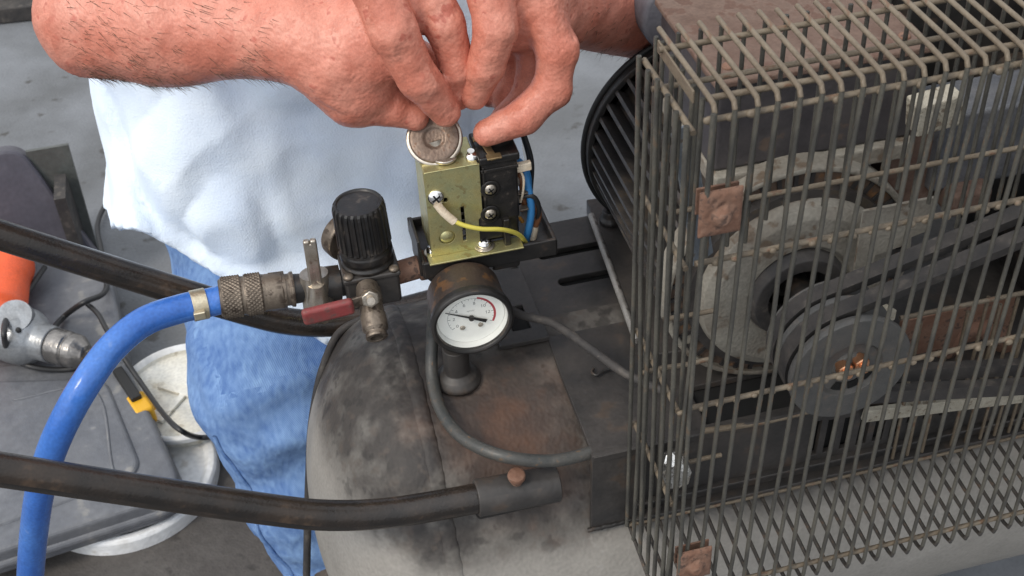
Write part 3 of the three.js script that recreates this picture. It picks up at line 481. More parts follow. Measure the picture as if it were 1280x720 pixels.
    part('clamp_back', [box(W, 0.016, 0.0014, c[0] + 0.001, c[1] + 0.003, c[2] - 0.0085, 0.0004), cyl([c[0], c[1], c[2] - 0.013], [c[0], c[1], c[2]], 0.003, 0.003, 12)], M.rust, guard);
  }
}

// ---- pressure switch on its post
{
  const post = part('tank_port', [turned([[0, 0], [0.0165, 0], [0.0165, 0.003], [0.0135, 0.0075], [0.0092, 0.010], [0.0092, 0.032], [0, 0.032]].reverse(), [-0.0115, 0.4355, -0.012], [0, 1, 0], 36)], M.steel, comp);
  part('manifold', [box(0.034, 0.034, 0.032, 0.0, 0.495, -0.046, 0.003), cyl([-0.0115, 0.463, -0.014], [-0.004, 0.480, -0.042], 0.0088)], M.steel, post);
  const s = part('pressure_switch', [box(0.094, 0.004, 0.058, 0.0225, 0.5165, -0.0625, 0.0012), box(0.094, 0.014, 0.0028, 0.0225, 0.5215, -0.0345, 0.001), box(0.094, 0.010, 0.0028, 0.0225, 0.5205, -0.0905, 0.001), box(0.0028, 0.013, 0.056, -0.0240, 0.5212, -0.0625, 0.001), box(0.0028, 0.011, 0.056, 0.0690, 0.5205, -0.0625, 0.001)], M.steelDark, comp, 'opened pressure switch on a black tray');
  part('tray_side', [box(0.002, 0.030, 0.03, -0.0258, 0.530, -0.052, 0.0008)], M.steelDark, s);
  part('tray_boss', [turned([[0, 0], [0.020, 0], [0.022, 0.004], [0.022, 0.012], [0, 0.012]], [-0.002, 0.5025, -0.055], [0, 1, 0], 32), box(0.02, 0.012, 0.012, 0.035, 0.509, -0.048, 0.002)], M.steel, s);
  // gold zinc bracket: bent sheet with slot and hole
  const xL = -0.0165, xR = 0.0195, y0 = 0.5295, y1 = 0.598, zf = -0.040;
  const f = poly([[xL, y0], [xR - 0.003, y0], [xR - 0.003, y0 + 0.024], [xR, y0 + 0.027], [xR, y1], [xL - 0.001, y1]]);
  const sl = new THREE.Path(); sl.moveTo(0.0048, 0.5375); sl.lineTo(0.0078, 0.5375); sl.lineTo(0.0078, 0.567); sl.lineTo(0.0048, 0.567); sl.closePath(); f.holes.push(sl);
  const hc = new THREE.Path(); hc.absarc(-0.0058, 0.5435, 0.0058, 0, Math.PI * 2, true); f.holes.push(hc);
  const hd = new THREE.Path(); hd.absarc(-0.005, 0.5745, 0.0022, 0, Math.PI * 2, true); f.holes.push(hd);
  const fg = extrude(f, 0.0012, 0.0003); fg.translate(0, 0, zf);
  const br = part('bracket', [uvBox(fg), box(xR - xL, 0.0015, 0.034, (xL + xR) / 2 - 0.0005, y1, zf - 0.0155, 0.0006), box(0.0015, y1 - y0, 0.034, xL - 0.0002, (y0 + y1) / 2, zf - 0.0158, 0.0006), box(0.066, 0.0014, 0.013, 0.0125, 0.5285, zf + 0.003, 0.0005)], M.zinc, s, 'gold zinc plated bracket with slot');
  part('spring', [(() => { const p = []; for (let i = 0; i <= 60; i++) { const a = i * 0.75; p.push([0.0063 + 0.006 * Math.cos(a), 0.535 + i * 0.00075, zf - 0.012 + 0.006 * Math.sin(a)]); } return tube(p, 0.001, 200, 6); })()], M.nickel, s);
  part('bracket_back', box(xR - xL - 0.004, y1 - y0 - 0.004, 0.002, (xL + xR) / 2, (y0 + y1) / 2, zf - 0.032, 0.0006), M.black, s);
  part('rivet', [lathe([[0.0056, 0], [0.0052, 0.0018], [0.003, 0.0032], [0, 0.0036]], [-0.0058, 0.5435, zf - 0.001], [0, 0, 1], 24)], M.zinc, s);
  for (const [p, d, r] of [[[-0.0109, 0.5787, -0.0375], [-0.1, 0.2, 1], 0.0056], [[-0.0155, 0.5305, -0.0447], [0, 1, 0.2], 0.0046], [[0.0195, 0.5325, -0.0396], [0, 1, 0.2], 0.0052]]) { part('screw', screwHead(p, d, r), M.chrome, s); part('screw_slot', slotBars(p, d, r), M.hole, s); }
  part('washer', [turned([[0.002, 0], [0.0072, 0], [0.0072, 0.0012], [0.002, 0.0012]], add([0.0195, 0.5325, -0.0396], [0, -0.0032, 0]), [0, 1, 0], 24), turned([[0.002, 0], [0.0066, 0], [0.0066, 0.0012], [0.002, 0.0012]], add([-0.0155, 0.5305, -0.0447], [0, -0.003, 0]), [0, 1, 0], 24)], M.nickel, s);
  // black contact block
  const blk = part('contact_block', [box(0.0250, 0.050, 0.030, 0.0332, 0.5735, -0.054, 0.002), box(0.026, 0.024, 0.012, 0.0225, 0.5455, -0.045, 0.003), box(0.0275, 0.006, 0.033, 0.0335, 0.599, -0.0545, 0.0015), box(0.0255, 0.0025, 0.0012, 0.0332, 0.5915, -0.0387, 0.0005), box(0.0015, 0.044, 0.0012, 0.0222, 0.5725, -0.0387, 0.0005), box(0.024, 0.022, 0.024, 0.034, 0.540, -0.056, 0.002), box(0.0045, 0.026, 0.006, 0.0355, 0.538, -0.0385, 0.001)], M.blackPlastic, s);
  for (const p of [[0.0261, 0.5766, -0.0382], [0.0250, 0.5563, -0.0382]]) { part('recess', [turned([[0.0046, 0], [0.0068, 0], [0.0068, 0.0012], [0.0046, 0.0012]], add(p, [0, 0, -0.0008]), [0, 0, 1], 24)], M.blackPlastic, s); part('screw', screwHead(add(p, [0, 0, -0.0005]), [0, 0, 1], 0.0042), M.nickel, s); part('screw_slot', slotBars(add(p, [0, 0, -0.0005]), [0, 0, 1], 0.0042), M.hole, s); }
  part('block_cap', [turned([[0, 0], [0.0095, 0], [0.0095, 0.006], [0.007, 0.010], [0, 0.011]].reverse(), [0.037, 0.601, -0.058], [0, 1, 0], 24), box(0.018, 0.008, 0.016, 0.038, 0.604, -0.060, 0.002)], M.blackPlastic, s);
  part('brass_arm', [box(0.005, 0.0015, 0.026, 0.0275, 0.6035, -0.050, 0.0005, [0.25, 0.2, 0]), box(0.013, 0.0015, 0.005, 0.0262, 0.6062, -0.056, 0.0005), box(0.010, 0.0014, 0.006, 0.030, 0.6015, -0.0395, 0.0005)], worn({ base: [0.36, 0.26, 0.13], dirt: [0.26, 0.18, 0.10], dirtAmt: 0.4, spotAmt: -0.1, size: 0.04, rough: 0.4, metal: 0.7 }), s);
  part('terminal', [box(0.011, 0.0065, 0.0045, 0.0505, 0.586, -0.0445, 0.001, [0, 0, 0.05])], M.whiteSleeve, s);
  // round pressed cap held at the top
  const cc = [-0.0048, 0.6091, -0.0600], cd = [-0.12, 0.55, 0.55];
  part('pressed_cap', [turned([[0, 0.0035], [0.0060, 0.0036], [0.0075, 0.0052], [0.0150, 0.0050], [0.0164, 0.0042], [0.0168, 0.0028]].reverse(), cc, cd, 40)], worn({ base: [0.15, 0.105, 0.08], dirt: [0.22, 0.165, 0.13], spot: [0.15, 0.09, 0.06], dirtAmt: 0.4, spotAmt: 0.0, size: 0.03, rough: 0.45, metal: 0.5 }), s, 'brown round pressed cap at the top of the switch');
  part('cap_rim', [turned([[0.0165, 0.0036], [0.0183, 0.0038], [0.0188, 0.0020], [0.0180, -0.007], [0.0160, -0.0085]].reverse(), cc, cd, 48)], M.nickel, s);
  part('cap_stem', [cyl(cc, [cc[0] + 0.002, 0.598, -0.056], 0.006), turned([[0, 0], [0.008, 0], [0.008, 0.003], [0, 0.003]].reverse(), [cc[0] + 0.004, 0.599, -0.05], [0, 1, 0], 20)], M.nickel, s);
  part('adjusting_screw', [cyl([0.0166, 0.5914, -0.0500], add([0.0166, 0.5914, -0.0500], [0, 0.012, 0.002]), 0.0024, 0.0024, 12), screwHead([0.0168, 0.5998, -0.0460], [0, 0.7, 0.6], 0.0042)], M.chrome, s);
  // wiring
  const w0 = [-0.0096, 0.5763, -0.0340];
  part('earth_wire', tube([[-0.0036, 0.5639, -0.0310], [0.0036, 0.5598, -0.0280], [0.0149, 0.5553, -0.0260], [0.0305, 0.5496, -0.0280], [0.0427, 0.5383, -0.0340], [0.0494, 0.5237, -0.0420]], 0.0016, 50, 10), M.ochreWire, s, 'yellow green earth wire with white sleeve');
  part('wire_sleeve', tube([[-0.0112, 0.5756, -0.0345], [-0.0073, 0.5690, -0.0325], [-0.0012, 0.5617, -0.0305]], 0.0029, 16, 12), M.whiteSleeve, s);
  part('blue_wire', tube([[0.0470, 0.5810, -0.0640], [0.0515, 0.5808, -0.0550], [0.0532, 0.5726, -0.0500], [0.0548, 0.5596, -0.0470], [0.0555, 0.5472, -0.0470], [0.0535, 0.5310, -0.0480], [0.0512, 0.5180, -0.0500]], 0.0027, 50, 10), M.blueWire, s);
  part('blue_wire', tube([[0.0446, 0.5861, -0.0600], [0.0538, 0.5777, -0.0560], [0.0567, 0.5624, -0.0560], [0.0533, 0.5482, -0.0580]], 0.0022, 30, 10), M.blueWire, s);
  part('brown_wire', tube([[0.0483, 0.5788, -0.0560], [0.0499, 0.5733, -0.0500], [0.0506, 0.5625, -0.0500], [0.0522, 0.5471, -0.0520]], 0.0022, 30, 10), M.brownWire, s);
  part('brown_wire', tube([[0.0422, 0.5482, -0.0460], [0.0512, 0.5481, -0.0500], [0.0586, 0.5485, -0.0500], [0.0612, 0.5397, -0.0500], [0.0589, 0.5297, -0.0510]], 0.0024, 40, 10), M.brownWire, s);
  part('wire_sleeve', tube([[0.0596, 0.5351, -0.0530], [0.0578, 0.5249, -0.0520], [0.0557, 0.5147, -0.0520]], 0.0031, 14, 12), M.whiteSleeve, s);
  part('white_wire', tube([[0.0475, 0.585, -0.046], [0.0500, 0.578, -0.043], [0.0492, 0.566, -0.043], [0.0480, 0.556, -0.046]], 0.0009, 24, 8), M.whiteSleeve, s);
  part('terminal_screw', [[0.0468, 0.572], [0.0468, 0.558], [0.0468, 0.546]].map(p => screwHead([p[0], p[1], -0.048], [1, 0, 0.2], 0.0034)), M.nickel, s);
  part('terminal_tab', [box(0.007, 0.0012, 0.005, 0.0495, 0.5640, -0.046, 0.0004), box(0.007, 0.0012, 0.005, 0.0495, 0.5505, -0.046, 0.0004)], M.brass, s);
  part('black_wire', tube([[0.0465, 0.559, -0.048], [0.0560, 0.560, -0.045], [0.0610, 0.548, -0.047], [0.0590, 0.528, -0.052]], 0.0017, 30, 8), M.rubberCord, s);
  part('orange_wire', tube([[0.0443, 0.5476, -0.0500], [0.0465, 0.5430, -0.0480], [0.0501, 0.5345, -0.0520]], 0.0014, 16, 8), plain([0.45, 0.2, 0.03], 0.4), s);
  part('wire_bundle', [[646, 225], [650, 218]].map(([u, v], i) => tube([[0.0555 + i * 0.001, 0.600, -0.068], [0.060 + i * 0.0012, 0.575, -0.066 + i * 0.002], [0.0585 + i * 0.001, 0.545, -0.064], [0.061, 0.520, -0.062]], 0.0017, 30, 8)), M.rubberCord, s);
}
{ // pressure gauge facing forward
  const gz = 0, c = [0.0, 0.5, 0.0], ax = [-0.02, -0.03, 1];
  const g = part('pressure_gauge', [turned([[0, -0.034], [0.022, -0.034], [0.0255, -0.031], [0.0265, -0.004], [0.0268, 0.0]], c, ax, 64)], worn({ base: [0.050, 0.034, 0.026], dirt: [0.030, 0.026, 0.024], spot: [0.12, 0.060, 0.026], dirtAmt: 0.4, spotAmt: 0.16, size: 0.09, rough: 0.45, bump: 0.0004 }), comp, 'round pressure gauge with white dial and rusty case');
  part('bezel', [turned([[0.0245, 0.0010], [0.0250, 0.0034], [0.0268, 0.0044], [0.0284, 0.0034], [0.0288, 0.0008], [0.0284, -0.0035], [0.0265, -0.0042]].reverse(), c, ax, 72, 0.0003)], M.steelDark, g);
  const cv = document.createElement('canvas'); cv.width = cv.height = 768; const x = cv.getContext('2d');
  x.fillStyle = '#fbfcf5'; x.fillRect(0, 0, 768, 768); x.translate(384, 384);
  const K = 384 / 0.0246, ang = v => (214 - v * 17.2) * Math.PI / 180, pt = (r, a) => [r * Math.cos(a), -r * Math.sin(a)];
  x.strokeStyle = '#8d8f8c'; x.lineWidth = 4; x.beginPath(); x.arc(0, 0, 268, -ang(0), -ang(8.3)); x.stroke();
  for (let v = 0; v <= 14; v += 0.5) { const L = v % 2 === 0 ? 34 : v % 1 === 0 ? 24 : 13, a = ang(v), p = pt(268, a), q = pt(268 - L, a); x.lineWidth = v % 2 === 0 ? 6 : 3; x.strokeStyle = '#4c4d4b'; x.beginPath(); x.moveTo(...p); x.lineTo(...q); x.stroke(); }
  x.strokeStyle = '#b5474e'; x.lineWidth = 26; x.beginPath(); x.arc(0, 0, 276, -ang(8.2), -ang(14), false); x.stroke();
  x.fillStyle = '#3c3c3a'; x.textAlign = 'center'; x.textBaseline = 'middle'; x.font = '58px sans-serif';
  for (const v of [0, 2, 4, 6, 8, 10, 12]) x.fillText(String(v), ...pt(196, ang(v)));
  x.font = '26px sans-serif'; x.fillStyle = '#6b6b68'; x.fillText('kgf/cm\u00b2', 0, -88);
  const tx = new THREE.CanvasTexture(cv); tx.colorSpace = THREE.SRGBColorSpace;
  const put = (geo) => { geo.applyQuaternion(new THREE.Quaternion().setFromUnitVectors(V(0, 0, 1), V(ax).normalize())); geo.translate(...c); return geo; };
  const dg = new THREE.CircleGeometry(0.0232, 64); dg.translate(0, 0, -0.0035); part('dial', put(dg), new THREE.MeshPhysicalMaterial({ map: tx, roughness: 0.5 }), g);
  part('dial_wall', [turned([[0.0233, -0.0040], [0.0250, 0.0022]], c, ax, 64)], plain([0.70, 0.71, 0.68], 0.5), g);
  const na = ang(3.5), nd = (r, a, z) => [r * Math.cos(a), r * Math.sin(a), z];
  const nb = poly([[-0.0005, 0.0008], [0.0195, 0.00018], [0.0195, -0.00018], [-0.0005, -0.0008]]), ng = extrude(nb, 0.0004, 0); ng.rotateZ(na); ng.translate(0, 0, -0.0022);
  const nt = poly([[0, 0.0008], [0.0115, 0.0014], [0.0115, -0.0014], [0, -0.0008]]), tg = extrude(nt, 0.0004, 0); tg.rotateZ(na + Math.PI); tg.translate(0, 0, -0.0022);
  part('needle', [put(ng), put(tg)], M.black, g);
  const hb = new THREE.CylinderGeometry(0.0018, 0.0020, 0.002, 20); hb.rotateX(Math.PI / 2); hb.translate(0, 0, -0.0016); part('needle_hub', put(hb), M.steel, g);
  for (const px of [-0.0064, 0.0062]) { const s = new THREE.SphereGeometry(0.0019, 16, 10); s.scale(1, 1, 0.5); s.translate(px, -0.0088, -0.0032); part('dial_screw', put(s), M.nickel, g); }
  const gl = new THREE.CircleGeometry(0.0252, 64); gl.translate(0, 0, 0.0024); part('glass', put(gl), new THREE.MeshPhysicalMaterial({ color: 0xffffff, roughness: 0.06, transmission: 1, thickness: 0, ior: 1.35 }), g);
  part('gauge_stem', [cyl([0.001, 0.501, -0.036], [0.0005, 0.5, -0.030], 0.009, 0.009, 6)], M.brass, g);
}
{ // regulator with black ribbed knob
  const ry = 0.515, rz = -0.046, rx = -0.0605;
  const r = part('regulator', [box(0.037, 0.026, 0.034, rx, ry + 0.001, rz, 0.0025), box(0.039, 0.004, 0.036, rx, ry + 0.0135, rz, 0.0015)], M.steel, comp);
  for (const [x, z] of [[-0.0155, 0.0145], [0.0155, 0.0145], [-0.0155, -0.0145], [0.0155, -0.0145]]) part('screw', screwHead([rx + x, ry + 0.0165, rz + z], [0, 1, 0], 0.0035), M.brass, r);
  const kd = [-0.02, 1, -0.03], k0 = [rx, ry + 0.014, rz];
  const n = 30, H = [[0.0165, 0], [0.0178, 0.004], [0.0165, 0.006], [0.0176, 0.008], [0.0180, 0.0095], [0.0180, 0.016]];
  part('knob_skirt', [turned([[0.0150, 0], [0.0176, 0.0005], [0.0183, 0.0035], [0.0168, 0.005], [0.0168, 0.0065], [0.0180, 0.0085], [0.0182, 0.013], [0.0172, 0.0145], [0.0172, 0.018], [0, 0.018]].reverse(), k0, kd, 48, 0.0005)], M.blackPlastic, r);
  const P = [], I = [], A = 240, lv = [[0.0175, 0.0165, 0], [0.0184, 0.018, 1], [0.0178, 0.046, 1], [0.0172, 0.0485, 0.6], [0.0160, 0.0502, 0], [0.0146, 0.0502, 0], [0.0138, 0.0492, 0], [0.0, 0.0490, 0]];
  for (const [R, h, k] of lv) for (let i = 0; i < A; i++) { const a = i / A * 2 * Math.PI, c = Math.cos(a * 24), g = -0.0013 * k * step(-0.2, 0.5, c); P.push((R + g) * Math.cos(a), h, (R + g) * Math.sin(a)); }
  for (let j = 0; j < lv.length - 1; j++) for (let i = 0; i < A; i++) { const a = j * A + i, b = j * A + (i + 1) % A; I.push(a, a + A, b, b, a + A, b + A); }
  let kg = new THREE.BufferGeometry(); kg.setAttribute('position', new THREE.Float32BufferAttribute(P, 3)); kg.setIndex(I); kg = kg.toNonIndexed(); kg.computeVertexNormals();
  part('knob', uvBox(orient(kg, k0, kd)), M.blackPlastic, r, 'black ribbed plastic regulator knob');
  part('side_port', [cyl([rx, ry, rz - 0.017], [rx - 0.004, ry + 0.004, rz - 0.03], 0.009), turned([[0, 0], [0.017, 0], [0.0175, 0.003], [0.0175, 0.010], [0.015, 0.012], [0, 0.012]].reverse(), [rx - 0.0085, ry + 0.022, rz - 0.018], [-0.5, 0.1, -1], 36)], M.brass, r);
  part('outlet_nipple', [cyl([rx + 0.018, ry, rz], [rx + 0.040, ry + 0.001, rz - 0.002], 0.0082), turned([[0, 0], [0.0105, 0], [0.0105, 0.006], [0, 0.006]].reverse(), [rx + 0.034, ry + 0.001, rz - 0.002], [1, 0, 0], 24)], M.rust, r);
  // drain tap with red lever under the front of the block
  const v0 = [-0.0645, 0.5138, -0.0220], v1 = [-0.0651, 0.5054, -0.0050];
  const v = part('drain_valve', [cyl([-0.0643, 0.5186, -0.0300], v0, 0.0085, 0.0085, 20), cyl(v0, lerp3(v0, v1, 0.55), 0.0078, 0.0085, 20)], M.brass, comp);
  const vd = sub(v1, v0), vn = mul(vd, 1 / len(vd)), vm = lerp3(v0, v1, 0.5);
  part('spout', [turned([[0.0044, 0.002], [0.0044, 0.017], [0.0072, 0.017], [0.0076, 0.0155], [0.0070, 0.013], [0.0088, 0.0105], [0.0088, 0], [0, 0]].reverse(), vm, vn, 28, 0.0003)], M.brass, v);
  part('spout_bore', [(() => { const g = new THREE.CircleGeometry(0.0046, 20); g.applyQuaternion(new THREE.Quaternion().setFromUnitVectors(V(0, 0, 1), V(vn))); g.translate(...add(vm, mul(vn, 0.006))); return uvBox(g); })()], M.hole, v);
  const l0 = [-0.0650, 0.5238, -0.0160], l1 = [-0.0774, 0.5216, -0.0140], l2 = [-0.1100, 0.5196, -0.0120];
  part('lever_arm', [(() => { const d = sub(l1, l0), g = new RoundedBoxGeometry(len(d) * 1.25, 0.0085, 0.0022, 2, 0.0009); g.rotateZ(Math.atan2(d[1], d[0]) + Math.PI); g.translate(...lerp3(l0, l1, 0.45)); return uvBox(g); })(), cyl(add(l0, [0, 0, -0.01]), add(l0, [0, 0, 0.001]), 0.0075, 0.0075, 20)], M.brass, v);
  part('lever_grip', [(() => { const d = sub(l2, l1), L = len(d), g = new RoundedBoxGeometry(L * 1.06, 0.0125, 0.0062, 4, 0.0028); g.rotateZ(Math.atan2(d[1], d[0]) + Math.PI); g.translate(...lerp3(l1, l2, 0.5)); return uvBox(g); })()], M.redGrip, v, 'faded red plastic sleeve on the valve lever');
  part('lever_nut', [hexNut(add(l0, [0, 0.001, 0.001]), [0, 0.25, 1], 0.0062, 0.0045), cyl(add(l0, [0, 0.001, 0.004]), add(l0, [0, 0.003, 0.0085]), 0.003, 0.0028, 14)], M.nickel, v);
}
{ // outlet line to the left: nut, stop cock with silver lever, quick coupler
  const a = [-0.079, 0.5155, -0.046], b = [-0.1579, 0.5218, -0.0460], d = sub(b, a), L = len(d), n = mul(d, 1 / L), P = t => add(a, mul(n, t * L));
  const c = part('stop_cock', [cyl(P(-0.02), P(0.30), 0.0092, 0.0092, 24), cyl(P(0.06), P(0.20), 0.0105, 0.0105, 24), cyl(P(0.32), P(0.46), 0.0098, 0.0105, 24)], M.steelDark, comp);
  part('union_nut', [hexNut(P(0.03), n, 0.0128, 0.012)], M.steelDark, c);
  const h0 = add(P(0.24), [0, 0.006, 0.004]), up = [0.02, 1, 0.02];
  part('cock_body', [cyl(add(P(0.24), [0, -0.014, 0.006]), add(P(0.24), [0, 0.013, 0.002]), 0.0112, 0.0098, 24), cyl(add(P(0.24), [0, -0.012, 0.004]), add(P(0.24), [0.001, -0.0125, 0.0175]), 0.006, 0.0055, 16)], M.nickel, c);
  part('cock_bolt', [hexNut(add(P(0.24), [0.001, -0.0125, 0.0170]), [0, -0.2, 1], 0.0058, 0.0035), cyl(add(P(0.24), [0.001, -0.0125, 0.018]), add(P(0.24), [0.001, -0.0135, 0.0225]), 0.0028, 0.0026, 12)], M.brass, c);
  const lg = join([-1, 1].map(k => box(0.0044, 0.046, 0.0046, k * 0.0022, 0.024, 0, 0.0016)).concat([box(0.0084, 0.044, 0.0043, 0, 0.0225, 0, 0.0012), cyl([0, -0.004, 0], [0, 0.010, 0], 0.0080, 0.0056, 20)])); lg.rotateX(-0.02); lg.rotateZ(-0.02); lg.translate(...add(P(0.24), [0.0, 0.0, 0.010]));
  part('cock_lever', lg, M.nickel, c, 'upright silver stop cock lever');
  const q = part('quick_coupler', [turned([[0.006, 0], [0.0118, 0], [0.0126, 0.001], [0.0126, 0.012], [0.0110, 0.013], [0.0110, 0.017], [0.0122, 0.018], [0.0122, 0.020], [0.006, 0.020]].reverse(), P(0.68), mul(n, -1), 40, 0.0004), cyl(P(0.44), P(0.7), 0.0098)], M.brass, comp, 'tarnished brass quick coupler with knurled sleeve');
  part('coupler_hex', [hexNut(P(0.50), n, 0.0132, 0.0105), cyl(P(0.60), P(0.70), 0.0120, 0.0128, 32)], M.brass, q);
  // knurled sleeve: crossed grooves cut in the surface
  const kp = [], ki = [], A = 180, B = 46, s0 = 0.69, l = 0.0285;
  for (let j = 0; j <= B; j++) for (let i = 0; i < A; i++) { const u = i / A * 2 * Math.PI, h = j / B, band = (h > 0.04 && h < 0.40) || (h > 0.52 && h < 0.95) ? 1 : 0, edge = h < 0.03 || h > 0.97 ? 0.0012 : 0, gap = h >= 0.42 && h <= 0.50 ? 0.0008 : 0; const kn = band * 0.0005 * (Math.max(Math.cos(u * 30 + h * 52), Math.cos(u * 30 - h * 52)) - 0.3); const R = 0.0140 - edge - gap - kn; kp.push(R * Math.cos(u), h * l, R * Math.sin(u)); }
  for (let j = 0; j < B; j++) for (let i = 0; i < A; i++) { const x = j * A + i, y = j * A + (i + 1) % A; ki.push(x, x + A, y, y, x + A, y + A); }
  const kg = new THREE.BufferGeometry(); kg.setAttribute('position', new THREE.Float32BufferAttribute(kp, 3)); kg.setIndex(ki); kg.computeVertexNormals();
  part('knurled_sleeve', [uvBox(orient(kg, P(s0), n)), turned([[0, 0], [0.0127, 0], [0.0127, 0.0014], [0, 0.0014]].reverse(), add(P(s0), mul(n, l - 0.0008)), n, 32)], M.brass, q);
}
// ---- tubes over the tank
part('unloader_tube', tube([[-0.0196, 0.4903, -0.0350], [-0.0247, 0.4619, -0.0300], [-0.0298, 0.4445, -0.0120], [-0.0301, 0.4388, 0.0150], [-0.0217, 0.4421, 0.0500], [-0.0018, 0.4457, 0.0760], [0.0317, 0.4373, 0.0830], [0.0716, 0.4345, 0.0800]], 0.0044, 120, 14), worn({ base: [0.045, 0.048, 0.047], dirt: [0.075, 0.070, 0.062], spot: [0.13, 0.08, 0.045], dirtAmt: 0.4, spotAmt: -0.02, size: 0.08, rough: 0.45, bump: 0.0003 }), comp, 'grey bent tube looping over the tank');
part('supply_cable', tube([[0.0345, 0.4747, -0.0300], [0.0395, 0.4757, -0.0220], [0.0571, 0.4781, -0.0050], [0.0743, 0.4773, 0.0250], [0.0915, 0.4752, 0.0550], [0.1117, 0.4712, 0.0750]], 0.0031, 70, 12), M.rubber, comp);
part('rear_tube', tube([[-0.0636, 0.4076, -0.1300], [-0.0841, 0.4028, -0.1250], [-0.1011, 0.3910, -0.1050], [-0.1172, 0.3528, -0.0900], [-0.1302, 0.2926, -0.0800], [-0.1421, 0.2276, -0.0700], [-0.1595, 0.1248, -0.0600]], 0.0032, 90, 10), M.rubber, comp);

// ---------------------------------------------------------------- crumpled foil lump behind the cage wires
{
  const c = [0.1096, 0.4296, 0.1060], g = new THREE.IcosahedronGeometry(0.0128, 2), p = g.attributes.position, v = V(0, 0, 0);
  for (let i = 0; i < p.count; i++) { v.fromBufferAttribute(p, i); const d = v.clone().normalize(), k = 1 + 0.30 * Math.abs(IN.noise(d.x * 2.2 + 4, d.y * 2.2, d.z * 2.2)) - 0.22 * Math.abs(IN.noise(d.x * 5, d.y * 5 + 3, d.z * 5)); v.multiplyScalar(k); p.setXYZ(i, v.x * 0.9, v.y * 1.25, v.z * 0.9); }
  g.computeVertexNormals(); g.translate(...c);
  tag(part('foil_lump', uvBox(g), M.foil, scene), 'crumpled silver foil lump behind the lower left wires of the belt guard', 'foil');
}

// ---------------------------------------------------------------- blue air hose
{
  const h = thing('air_hose', 'bright blue rubber air hose curving down from the brass coupler', 'air hose');
  const p = [[-0.1608, 0.5210, -0.0460], [-0.1694, 0.5204, -0.0460], [-0.1890, 0.5221, -0.0430], [-0.2126, 0.5236, -0.0350], [-0.2347, 0.5191, -0.0200], [-0.2559, 0.5076, 0.0000], [-0.2794, 0.4782, 0.0080], [-0.3018, 0.4321, 0.0020], [-0.3211, 0.3788, -0.0100], [-0.3420, 0.3133, -0.0250], [-0.3692, 0.2200, -0.0500]];
  part('hose_tube', tube(p, 0.0098, 160, 24), M.blueHose, h);
  const a = p[1], b = p[2], m = lerp3(a, b, 0.36), d = sub(b, a), n = mul(d, 1 / len(d));
  part('hose_clamp', [turned([[0.0098, -0.005], [0.0106, -0.005], [0.0106, 0.005], [0.0098, 0.005]].reverse(), m, n, 36, 0.0002), box(0.008, 0.006, 0.004, m[0], m[1] + 0.0005, m[2] + 0.0115, 0.001)], worn({ base: [0.62, 0.56, 0.42], dirt: [0.50, 0.43, 0.30], dirtAmt: 0.35, spotAmt: -0.1, size: 0.03, rough: 0.35, metal: 0.8 }), h);
  part('hose_barb', [cyl(p[0], add(p[0], mul(n, -0.014)), 0.0072, 0.009), turned([[0, 0], [0.0088, 0], [0.0088, 0.003], [0, 0.003]].reverse(), p[0], mul(n, -1), 24)], M.copper, h);
}

